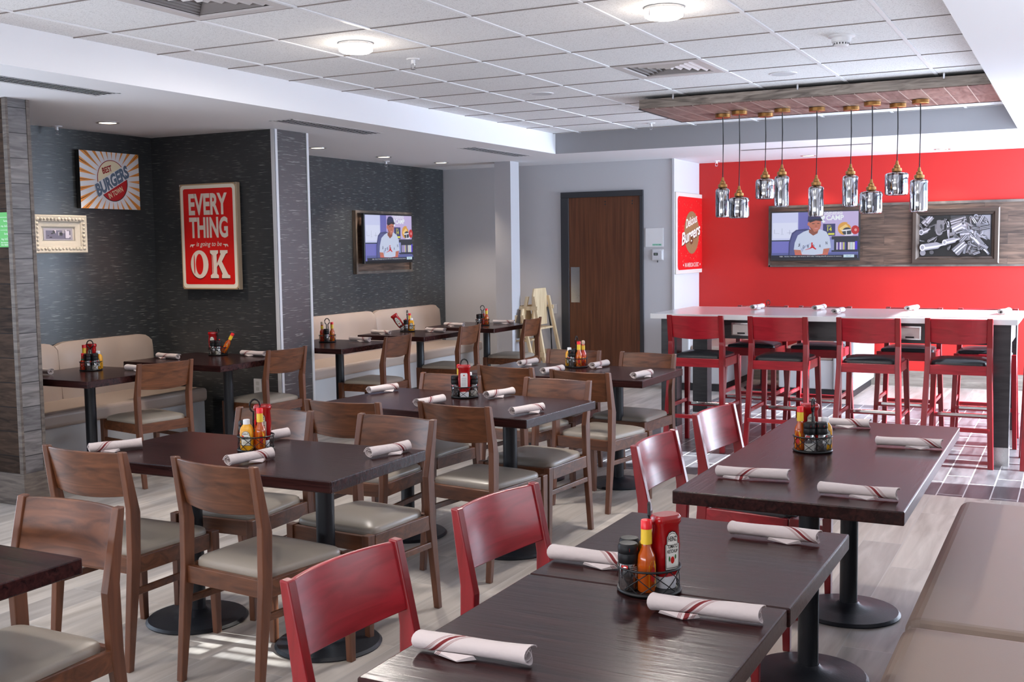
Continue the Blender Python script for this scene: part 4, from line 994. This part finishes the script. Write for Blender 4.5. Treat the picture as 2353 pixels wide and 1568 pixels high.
caddy(-5.933, 9.26, 'on the middle far booth table', [('k', -.038, 0, 0, -.6), ('t', -.018, .036, 0), ('p', -.010, -.044, 0), ('h', .020, .040, 0), ('m', .042, -.014, 0)], 1.4)
caddy(-5.621, 10.24, 'on the last far booth table', [('p', -.040, -.020, 0, 0, 'left'), ('s', -.024, .038, 0), ('t', .012, .010, 0), ('h', .044, 0, 0)], .1)
caddy(-3.02, 11.95, 'on the booth table behind the high table', [('h', -.046, 0, 0), ('m', .03, .03, 0)], .1)

# ================================================================ WALL THINGS
def wall_thing(name, loc, rot, label, cat, group=None):
    r = empty(name, loc, rot=rot); tag(r, label, cat, group); return r
CR = (.93, .90, .84); RDC = (.84, .06, .05)
# EVERYTHING sign (faces -Y) 0.60 x 0.86
r = wall_thing('wall_sign', (-6.334, 6.975, 1.70), RY, 'tall red tin sign reading EVERYTHING is going to be OK', 'sign')
W, H = .302, .431
MB().box(-W, W, -H, H, 0, .045).build('panel', mat('rusty_tin', (.35, .27, .19), .5, bump=.3, bscale=30), r, bevel=.004)
a = Art(step=.0005)
a.rrect(-W + .004, -H + .004, W - .004, H - .004, .02, (.72, .60, .46)).rrect(-W + .012, -H + .012, W - .012, H - .012, .03, CR)
a.rrect(-W + .040, -H + .042, W - .040, H - .040, .018, RDC)
TXT = (.90, .85, .80)
a.text('EVERY', -.205, .175, .205, .350, TXT, .035); a.text('THING', -.205, -.012, .205, .160, TXT, .035)
a.text('is going to be', -.135, -.090, .135, -.040, TXT, .008, .25)
for s in (-1, 1): a.poly([(s * .150, -.062), (s * .195, -.062), (s * .205, -.080), (s * .20, -.085), (s * .185, -.070), (s * .175, -.090), (s * .168, -.072), (s * .15, -.067)], TXT)
def slab_ok(a, dx, dy, col):
    a.ell(-.105 + dx, -.225 + dy, .095, .115, col)
    if col == TXT: a.ell(-.105, -.225, .040, .085, RDC); a.ell(-.160, -.225, .006, .08, RDC)
    x = .012 + dx; y0, y1 = -.338 + dy, -.112 + dy
    a.poly([(x, y0), (x + .085, y0), (x + .085, y0 + .022), (x + .068, y0 + .035), (x + .068, y0 + .09), (x + .085, y0 + .112), (x + .125, y0 + .035), (x + .118, y0 + .022), (x + .118, y0), (x + .205, y0), (x + .205, y0 + .022), (x + .185, y0 + .03), (x + .122, y0 + .135), (x + .165, y1 - .03), (x + .185, y1 - .022), (x + .185, y1), (x + .105, y1), (x + .105, y1 - .022), (x + .112, y1 - .03), (x + .068, y0 + .118), (x + .068, y1 - .035), (x + .085, y1 - .022), (x + .085, y1), (x, y1), (x, y1 - .022), (x + .018, y1 - .035), (x + .018, y0 + .035), (x, y0 + .022)], col)
slab_ok(a, -.006, -.008, (.45, .10, .06)); slab_ok(a, 0, 0, TXT)
a.rect(.036, -.30, .042, -.15, RDC)
a.build('printed_face', r, .045)
for x in (-1, 1):
    for y in (-1, 1): MB().lathe([(.001, 0), (.006, 0), (.005, .004), (.001, .005)], 10, (x * (W - .01), y * (H - .01), .046)).build('nail', M_CHROME, r, True)

# BEST BURGERS sign (faces +X) 0.61 x 0.45
r = wall_thing('wall_sign', (XL + .004, 6.498, 2.155), RX, 'orange and white sunburst sign reading BEST BURGERS IN TOWN', 'sign')
W, H = .305, .226
MB().box(-W, W, -H, H, .004, .045).build('panel', mat('sign_edge', (.02, .02, .02), .5), r)
a = Art(step=.0005); a.rect(-W, -H, W, H, (.90, .90, .92))
ORG = (.93, .60, .28)
def clip_rect(pts, W, H):
    def clip(P, f, inter):
        out = []
        for i in range(len(P)):
            A, B = P[i - 1], P[i]
            if f(B):
                if not f(A): out.append(inter(A, B))
                out.append(B)
            elif f(A): out.append(inter(A, B))
        return out
    for ax, sgn, lim in ((0, 1, W), (0, -1, W), (1, 1, H), (1, -1, H)):
        f = lambda p: p[ax] * sgn <= lim + 1e-9
        def inter(A, B):
            t = (lim * sgn - A[ax]) / (B[ax] - A[ax]); return (A[0] + t * (B[0] - A[0]), A[1] + t * (B[1] - A[1]))
        pts = clip(pts, f, inter)
        if len(pts) < 3: return []
    return pts
for k in range(28):
    t = 2 * PI * k / 28; d = .07
    p = clip_rect([(.02 + .165 * math.cos(t), .165 * math.sin(t)), (.02 + .5 * math.cos(t - d), .5 * math.sin(t - d)), (.02 + .5 * math.cos(t + d), .5 * math.sin(t + d))], W, H)
    if p: a.poly(p, ORG, same=k > 0)
    p = clip_rect([(.02 + .19 * math.cos(t), .19 * math.sin(t)), (.02 + .5 * math.cos(t - d * .25), .5 * math.sin(t - d * .25)), (.02 + .5 * math.cos(t + d * .05), .5 * math.sin(t + d * .05))], W, H)
    if p: a.poly(p, (.96, .75, .50), same=False if k == 0 else True)
a.ell(.02, 0, .158, .168, (.90, .90, .92))
rt = .48
a.ell(.015, .010, .150, .155, (.62, .10, .14), 10, 190, 24, rt * .9).ell(.013, .014, .142, .145, (.93, .88, .76), 8, 188, 24, rt * .9)
a.ell(.025, -.012, .150, .155, (.12, .10, .12), 190, 370, 24, rt * .9).ell(.025, -.014, .143, .147, (.72, .07, .10), 190, 370, 24, rt * .9)
c, s = math.cos(rt), math.sin(rt)
def RT(x, y): return (.018 + x * c - y * s, x * s + y * c)
a.poly([RT(-.185, -.055), RT(.175, -.055), RT(.175, .055), RT(-.185, .055)], (.90, .90, .92))
a.text('BURGERS', -.175, -.052, .018 + .190, .052, (.36, .43, .52), .05, .2, rt)
a.text('BEST', -.085, .062, .015, .112, (.62, .10, .12), .03, 0, rt * .6); a.text('IN TOWN', -.035, -.115, .125, -.070, (.92, .86, .72), .02, 0, rt * .9)
a.build('printed_face', r, .045)

# white ornate frame (faces +X) .50 x .29
r = wall_thing('picture_frame', (XL + .004, 5.98, 1.726), RX, 'small ornate cream picture frame left of the burger sign', 'picture')
W, H = .250, .146
MB().box(-W, W, -H, H, 0, .02).build('backing', mat('cream_plaster', (.55, .50, .42), .5, bump=.2), r)
fm = MB()
def frame_ring(mb, W, H, steps):   # steps: (inset, z)
    vs = []; fs = []
    for ins, z in steps:
        w_, h_ = W - ins, H - ins; vs += [(-w_, -h_, z), (w_, -h_, z), (w_, h_, z), (-w_, h_, z)]
    for i in range(len(steps) - 1):
        for k in range(4): fs.append((4 * i + k, 4 * i + (k + 1) % 4, 4 * i + 4 + (k + 1) % 4, 4 * i + 4 + k))
    return mb.add(vs, fs)
frame_ring(fm, W, H, [(0, .0), (0, .055), (.008, .064), (.016, .060), (.05, .048), (.055, .040), (.085, .034), (.095, .026)])
rr = random.Random(2)
for side in range(4):
    n = 14 if side % 2 == 0 else 8
    for k in range(n):
        t = (k + .5) / n * 2 - 1
        px, py = ((t * (W - .02), (H - .032) * (1 if side == 0 else -1)) if side % 2 == 0 else ((W - .032) * (1 if side == 1 else -1), t * (H - .02)))
        rad = .010 + .005 * rr.random() + (.004 if k % 3 == 0 else 0)
        fm.lathe([(rad, 0), (rad * .85, .007), (rad * .4, .012), (.001, .013)], 8, (px, py, .052), cap=False)
fm.build('frame', mat('cream_plaster', (.55, .50, .42), .5), r, True)
a = Art(step=.0004); a.rect(-.135, -.045, .135, .045, (.60, .58, .62)).rect(-.115, -.036, .115, .028, (.40, .38, .46))
for q in range(14):
    x = rr.uniform(-.11, .10); y = rr.uniform(-.03, .012); g_ = rr.choice([.12, .25, .6, .75, .8]); a.rect(x, y, x + rr.uniform(.006, .03), y + rr.uniform(.006, .03), (g_, g_ * .97, g_ * 1.02))
a.rect(.062, -.03, .098, .024, (.78, .76, .82)).build('photograph', r, .024)

# green notice on the clad partition
r = wall_thing('notice', (-5.928, 4.688, 1.73), RY, 'green notice with white lettering on the wood-clad pillar', 'notice')
r.scale = (.74, .74, .74)
MB().box(-.16, .045, -.145, .145, 0, .006).build('board', mat('green_card', (.10, .42, .09), .5), r)
a = Art(step=.0004); WH = (.92, .94, .9)
a.text('Suraj', -.01, .062, .034, .082, WH).text('rty, LLC', -.045, .020, .036, .040, WH).text('Suraj', -.008, -.045, .036, -.025, WH).text('ing, LLC', -.045, -.088, .036, -.068, WH)
a.text('community', -.05, .098, .034, .108, WH).text('community', -.05, -.008, .034, .002, WH).text('5th Avenue', -.05, -.112, .036, -.100, WH).text('WA 98004', -.05, -.132, .036, -.120, WH)
a.build('printed_face', r, .006)

# DELICIOUS BURGERS sign (faces +X), 1.02 x .91 -> on the return wall
r = wall_thing('wall_sign', (-4.046, 12.34, 1.712), RX, 'red distressed sign reading Delicious Burgers AN AMERICAN CLASSIC', 'sign')
W, H = .40 + .13, .458
W = .53
MB().box(-W, W, -H, H, 0, .03).build('panel', mat('cream_tin', (.62, .58, .52), .45), r, bevel=.004)
a = Art(step=.0005); a.rrect(-W + .003, -H + .003, W - .003, H - .003, .04, (.82, .79, .76)).rrect(-W + .05, -H + .045, W - .05, H - .045, .05, (.83, .05, .07))
for q in range(150):
    x = rr.uniform(-W + .07, W - .07); y = rr.uniform(-H + .07, H - .07); s_ = rr.uniform(.002, .012); a.poly([(x, y), (x + s_, y + s_ * .5), (x + s_ * .6, y + s_ * 1.6), (x - s_ * .3, y + s_)], (.90, .55, .45), same=q > 0)
a.ell(0.02, .01, .27, .245, (.55, .42, .28))
for q in range(30):
    t = rr.uniform(0, 6.28); x = .02 + .25 * math.cos(t) * rr.random() ** .5; y = .01 + .22 * math.sin(t) * rr.random() ** .5; s_ = rr.uniform(.003, .010); a.poly([(x, y), (x + s_, y), (x + s_, y + s_), (x, y + s_ * .8)], (.70, .55, .40), same=q > 0)
a.text('Delicious', -.20, .095, .22, .195, (.93, .90, .86), .012, .3, .2).text('Burgers', -.35, -.125, .35, .055, (.35, .2, .12), .035, .3, .2).text('Burgers', -.36, -.115, .34, .065, (.94, .91, .87), .022, .3, .2)
a.text('AN AMERICAN CLASSIC', -.24, -.385, .27, -.335, (.93, .80, .75), .01); a.ell(-.29, -.36, .012, .012, (.93, .8, .75)); a.ell(.32, -.36, .012, .012, (.93, .8, .75))
a.build('printed_face', r, .03)

# door side plates
r = wall_thing('door_plate', (-4.272, 11.817, 1.668), RY, 'white square plate with small green lettering beside the door', 'sign')
MB().box(-.106, .106, -.106, .106, 0, .008).build('plate', M_PLAST, r, bevel=.002)
Art(step=.0004).rect(-.022, -.092, .085, -.070, (.65, .85, .78)).text('RESTROOMS', -.018, -.088, .081, -.074, (.12, .55, .42), .01).build('printed_face', r, .008)
r = wall_thing('thermostat', (-4.232, 11.817, 1.475), RY, 'white thermostat in a clear cover beside the door', 'thermostat')
MB().box(-.068, .068, -.062, .062, 0, .012).build('cover', M_PLAST, r, bevel=.006)
MB().box(-.058, .058, -.052, .048, .012, .03).build('body', mat('thermostat_grey', (.62, .62, .66), .4), r, bevel=.004)
Art(step=.0004).rect(-.04, -.008, .01, .022, (.15, .17, .2)).rect(-.03, 0, 0, .014, (.5, .55, .5)).build('display', r, .03)
MB().box(-.006, .006, -.085, -.062, .004, .014).build('lock', M_CHROME, r)
r = wall_thing('wall_outlet', (-5.93, 6.998, .483), RY, 'white power outlet low on the dark wallpaper behind the table pedestal', 'outlet')
MB().box(-.040, .040, -.060, .060, 0, .007).build('plate', M_PLAST, r, bevel=.002)
Art(step=.0003).rrect(-.017, .008, .017, .038, .008, (.8, .8, .8)).rrect(-.017, -.038, .017, -.008, .008, (.8, .8, .8)).build('sockets', r, .007)
r = wall_thing('wall_outlet', (-5.52, 11.817, .85), RY, 'small white outlet plate on the wall right of the high chairs', 'outlet')
MB().box(-.035, .035, -.055, .055, 0, .006).build('plate', M_PLAST, r, bevel=.002)

# televisions
def tv_picture(w, h):
    a = Art(emit=0.6, step=.0003)
    U = lambda x: -w / 2 + x * w; V = lambda y: -h / 2 + (1 - y) * h
    def R(x0, y0, x1, y1, c): a.rect(U(x0), V(y1), U(x1), V(y0), c)
    def P(pts, c): a.poly([(U(x), V(y)) for x, y in pts], c)
    def E(cx_, cy_, rx, ry, c, **k): a.ell(U(cx_), V(cy_), rx * w, ry * h, c, **k)
    R(0, 0, 1, 1, (.50, .50, .78)); R(.40, 0, 1, .55, (.72, .66, .86)); R(.32, 0, .44, .93, (.42, .42, .72))
    R(.62, 0, 1, .5, (.76, .70, .88))
    R(0, 0, .31, .60, (.80, .82, .96)); R(.01, .22, .30, .56, (.86, .88, .98)); R(0, .60, .33, .625, (.16, .22, .32)); R(0, .625, .33, .93, (.45, .45, .76))
    for (x, y, l, hgt) in ((.03, .36, .03, .1), (.12, .34, .02, .12), (.04, .45, .05, .004), (.18, .44, .07, .004), (.21, .38, .02, .1), (.11, .47, .03, .004)): R(x, y, x + (.003 if hgt > .05 else l), y + hgt, (.45, .47, .6))
    a.text('TRAINING', U(.56), V(.045), U(.82), V(.0), (.93, .95, .98), .02); R(.56, .05, .82, .062, (.95, .95, .98))
    a.text('CAMP', U(.635), V(.185), U(.835), V(.075), (.93, .96, .98), .03); P([(.58, .08), (.62, .08), (.62, .14), (.60, .17), (.63, .22), (.60, .24), (.58, .19)], (.93, .96, .98))
    R(.60, .26, .74, .52, (.20, .20, .42)); a.text('14', U(.65), V(.42), U(.70), V(.33), (.85, .85, .25), .02); a.text('BEN', U(.645), V(.325), U(.69), V(.285), (.8, .82, .3)); R(.66, .46, .73, .50, (.85, .85, .3))
    R(.70, .53, 1, .56, (.16, .17, .24)); R(.70, .56, 1, .86, (.13, .15, .22))
    E(.845, .38, .075, .125, (.86, .62, .25)); E(.835, .35, .05, .08, (.95, .80, .50)); E(.875, .43, .055, .085, (.20, .22, .28))
    P([(.81, .40), (.93, .38), (.945, .50), (.93, .52), (.85, .52), (.84, .50), (.925, .49), (.92, .41), (.82, .43)], (.88, .88, .92)); P([(.86, .40), (.87, .40), (.875, .52), (.865, .52)], (.88, .88, .92)); E(.845, .36, .075, .13, (.86, .62, .25), a0=60, a1=190)
    E(.965, .40, .045, .095, (.75, .10, .12)); E(.97, .40, .015, .03, (.9, .6, .6))
    for q, cc in enumerate(((.80, .76, .90), (.35, .25, .62), (.88, .84, .92), (.62, .55, .82), (.80, .80, .45), (.30, .26, .60))): R(.755 + q * .019, .66, .772 + q * .019, .82, cc)
    for q, cc in enumerate(((.85, .8, .8), (.78, .85, .88), (.86, .86, .86), (.30, .20, .85))): R(.885 + q * .027, .66 - .02 * (q == 3), .910 + q * .027, .82, cc)
    R(.70, .84, 1, .87, (.18, .20, .30)); R(.66, .60, .73, .83, (.55, .58, .80)); R(0.0, .88, 1, .95, (.35, .38, .62))
    P([(.20, .93), (.205, .66), (.24, .45), (.29, .38), (.40, .36), (.50, .38), (.56, .93)], (.22, .24, .45)); P([(.215, .93), (.22, .68), (.25, .48), (.30, .40), (.38, .40), (.40, .93)], (.32, .34, .56))
    SK = (.74, .44, .36); SD = (.55, .30, .24)
    P([(.265, .78), (.35, .78), (.37, .92), (.28, .93)], SK); P([(.59, .76), (.68, .78), (.66, .92), (.58, .92)], SK); P([(.28, .87), (.42, .89), (.60, .89), (.66, .87), (.66, .93), (.28, .93)], (.80, .42, .36))
    SH = (.78, .82, .92)
    P([(.265, .81), (.275, .66), (.31, .50), (.38, .42), (.46, .37), (.56, .37), (.64, .43), (.68, .56), (.695, .78), (.61, .80), (.60, .91), (.50, .93), (.36, .92), (.345, .82)], SH)
    P([(.33, .62), (.35, .82), (.345, .70)], (.62, .66, .80)); P([(.345, .80), (.40, .72), (.48, .66), (.39, .78), (.36, .88)], (.66, .70, .84))
    P([(.44, .38), (.44, .44), (.49, .51), (.54, .46), (.555, .36)], SD)
    P([(.435, .18), (.575, .16), (.58, .28), (.565, .37), (.53, .42), (.50, .43), (.465, .39), (.445, .31)], SK); E(.437, .26, .014, .04, SK); P([(.44, .30), (.47, .40), (.50, .43), (.48, .36)], SD)
    R(.475, .245, .505, .258, (.12, .07, .06)); R(.535, .24, .562, .253, (.12, .07, .06)); P([(.52, .27), (.535, .32), (.51, .325)], (.66, .38, .30)); P([(.50, .355), (.545, .345), (.54, .37), (.51, .375)], (.85, .55, .55))
    NV = (.13, .15, .34)
    P([(.425, .20), (.43, .10), (.46, .03), (.51, .02), (.555, .05), (.575, .11), (.585, .17), (.50, .19), (.445, .21)], NV); P([(.44, .17), (.58, .14), (.60, .19), (.575, .20), (.52, .185), (.45, .23)], (.07, .08, .16))
    for ch, x, y in (('J', .315, .71), ('O', .37, .75), ('R', .425, .74), ('D', .485, .735), ('A', .56, .73), ('N', .635, .67)): a.text(ch, U(x), V(y + .035), U(x + .02), V(y - .03), (.12, .14, .24), .02)
    P([(.455, .78), (.47, .73), (.465, .70), (.48, .69), (.487, .71), (.50, .75), (.53, .80), (.52, .815), (.485, .775), (.45, .80), (.40, .82), (.40, .812)], (.80, .08, .12)); E(.478, .675, .010, .018, (.80, .08, .12))
    R(0, .93, 1, 1, (.03, .06, .16)); R(.0, .93, 1, .936, (.2, .25, .4))
    a.text('NBA', U(.10), V(.972), U(.14), V(.948), (.92, .93, .96)); a.text('MAGIC', U(.155), V(.972), U(.215), V(.948), (.80, .84, .95)); a.text('Hennigan was hired in 2012 after making playoffs previous 6 seasons,', U(.225), V(.975), U(.82), V(.947), (.92, .93, .96))
    R(.84, .925, .96, .985, (.78, .88, .92)); a.text('Surf', U(.87), V(.97), U(.93), V(.94), (.15, .35, .75), 0, .3)
    return a
def television(loc, rot, w, h, gap, label):
    r = wall_thing('television', loc, rot, label, 'television')
    MB().box(-w / 2, w / 2, -h / 2, h / 2, gap, gap + .035).build('case', mat('tv_case', (.012, .012, .014), .3), r, bevel=.003)
    MB().box(-w * .25, w * .25, -h * .25, h * .25, 0, gap).build('mount', M_BLACK, r)
    tv_picture(w - .03, h - .045).build('screen', r, gap + .0352, loc=(0, .006, gap + .0352))
    return r
r = wall_thing('mounting_panel', (XL + .002, 10.43, 1.655), RX, 'dark wood board behind the small television', 'wall panel')
W, H = .55, .333
MB().box(-W, W, -H, H, .0, .02).build('board', M_PANELW, r); frame_ring(MB(), W + .01, H + .01, [(0, 0), (0, .045), (.028, .045), (.028, .0)]).build('edge', M_CLAD, r)
television((XL + .022, 10.36, 1.694), RX, .96, .545, .09, 'small television on the dark wallpaper, angled in view')
# wood strip on the red wall
r = wall_thing('mounting_panel', (-1.32, YB - .001, 1.66), RY, 'long walnut plank board across the red wall', 'wall panel')
MB().box(-1.885, 2.2, -.34, .34, 0, .03).build('board', M_PANELW, r)
MB().box(-1.89, 2.2, -.345, -.325, 0, .034).box(-1.89, 2.2, .325, .352, 0, .04).box(-1.895, -1.875, -.345, .35, 0, .034).build('edge', M_CLAD, r)
television((-2.675, YB - .032, 1.665), RY, .985, .560, .06, 'large television on the walnut board over the red wall')
r = wall_thing('picture_frame', (-1.213, YB - .032, 1.642), RY, 'black and white photograph of bottles in a bronze frame', 'picture')
W, H = .437, .298
frame_ring(MB(), W, H, [(0, 0), (0, .04), (.012, .05), (.045, .046), (.06, .028), (.075, .022), (.08, .012)]).build('frame', mat('bronze_frame', (.075, .055, .045), .3, .5), r)
MB().box(-W + .02, W - .02, -H + .02, H - .02, 0, .008).build('backing', M_BLACK, r)
a = Art(step=.0003, rough=.3); w_, h_ = .345, .213
a.rect(-w_, -h_, w_, h_, (.03, .03, .035))
def GR(x): x *= .78; return (x, x * .97, x * 1.02)
a.poly([(.18, h_), (w_, h_), (w_, -.05), (.26, .0), (.20, .10)], GR(.62)).poly([(-.05, h_), (.18, h_), (.22, .06), (.10, -.02), (-.02, .05)], GR(.22))
def bottle2(x, y, L, wd, ang, lo, hi):
    c, s = math.cos(ang), math.sin(ang)
    def Q(u, v): return (max(-w_, min(w_, x + u * c - v * s)), max(-h_, min(h_, y + u * s + v * c)))
    a.poly([Q(-L / 2, -wd), Q(L * .12, -wd), Q(L * .25, -wd * .4), Q(L / 2, -wd * .35), Q(L / 2, wd * .35), Q(L * .25, wd * .4), Q(L * .12, wd), Q(-L / 2, wd)], GR(lo))
    a.poly([Q(-L * .45, -wd * .6), Q(L * .1, -wd * .6), Q(L * .42, -wd * .15), Q(L * .42, 0), Q(L * .1, -wd * .05), Q(-L * .45, 0)], GR(hi))
    p = Q(-L / 2, 0); a.ell(p[0], p[1], wd * .8, wd * 1.0, GR(hi)); a.ell(p[0], p[1], wd * .5, wd * .65, GR(lo))
def can2(x, y, L, wd, ang, lo, hi):
    c, s = math.cos(ang), math.sin(ang)
    def Q(u, v): return (max(-w_, min(w_, x + u * c - v * s)), max(-h_, min(h_, y + u * s + v * c)))
    a.poly([Q(-L / 2, -wd), Q(L / 2, -wd), Q(L / 2, wd), Q(-L / 2, wd)], GR(lo)); a.poly([Q(-L / 2, -wd * .5), Q(L / 2, -wd * .5), Q(L / 2, -wd * .2), Q(-L / 2, -wd * .2)], GR(hi)); a.poly([Q(-L / 2, wd * .2), Q(L / 2, wd * .2), Q(L / 2, wd * .5), Q(-L / 2, wd * .5)], GR(hi))
can2(-.28, .17, .12, .04, .9, .55, .8); bottle2(-.16, .11, .12, .045, 1.6, .45, .6); a.rect(-.185, .05, -.11, .165, GR(.50)); bottle2(-.295, .06, .10, .03, .4, .5, .85)
can2(.03, .16, .16, .035, .3, .35, .75); bottle2(.27, .15, .16, .028, -.6, .45, .8); can2(.10, .09, .12, .05, -.4, .65, .88); can2(.02, .08, .10, .045, .5, .6, .9); bottle2(-.065, .03, .22, .013, -1.5, .7, .9)
can2(.12, .0, .14, .05, .1, .55, .88); bottle2(.23, .02, .22, .04, -.6, .4, .8); bottle2(-.02, -.05, .16, .028, .25, .6, .92); a.ell(-.035, .015, .024, .02, GR(.6)); bottle2(-.20, -.105, .24, .035, .15, .62, .9)
can2(.055, -.13, .15, .048, .75, .5, .85); can2(.17, -.12, .16, .05, 1.1, .3, .7); bottle2(.26, -.10, .26, .035, -.9, .5, .9); a.ell(-.32, -.18, .03, .03, GR(.6)); a.ell(-.23, -.175, .022, .022, GR(.35)); bottle2(-.22, -.03, .10, .014, .5, .4, .75)
for q in range(34):
    x = rr.uniform(-.02, .32); y = rr.uniform(-.19, .19); f_ = can2 if q % 3 else bottle2
    f_(x, y, rr.uniform(.04, .11), rr.uniform(.010, .024), rr.uniform(-1.5, 1.5), rr.uniform(.12, .5), rr.uniform(.5, .95))
for q in range(12):
    x = rr.uniform(-.33, -.02); y = rr.uniform(-.19, .19); bottle2(x, y, rr.uniform(.03, .08), rr.uniform(.006, .014), rr.uniform(-1.5, 1.5), rr.uniform(.1, .3), rr.uniform(.3, .8))
bottle2(-.20, -.105, .24, .035, .15, .62, .9); bottle2(-.02, -.05, .16, .028, .25, .6, .92); can2(.055, -.13, .13, .04, .75, .45, .85)
a.build('photograph', r, .012)
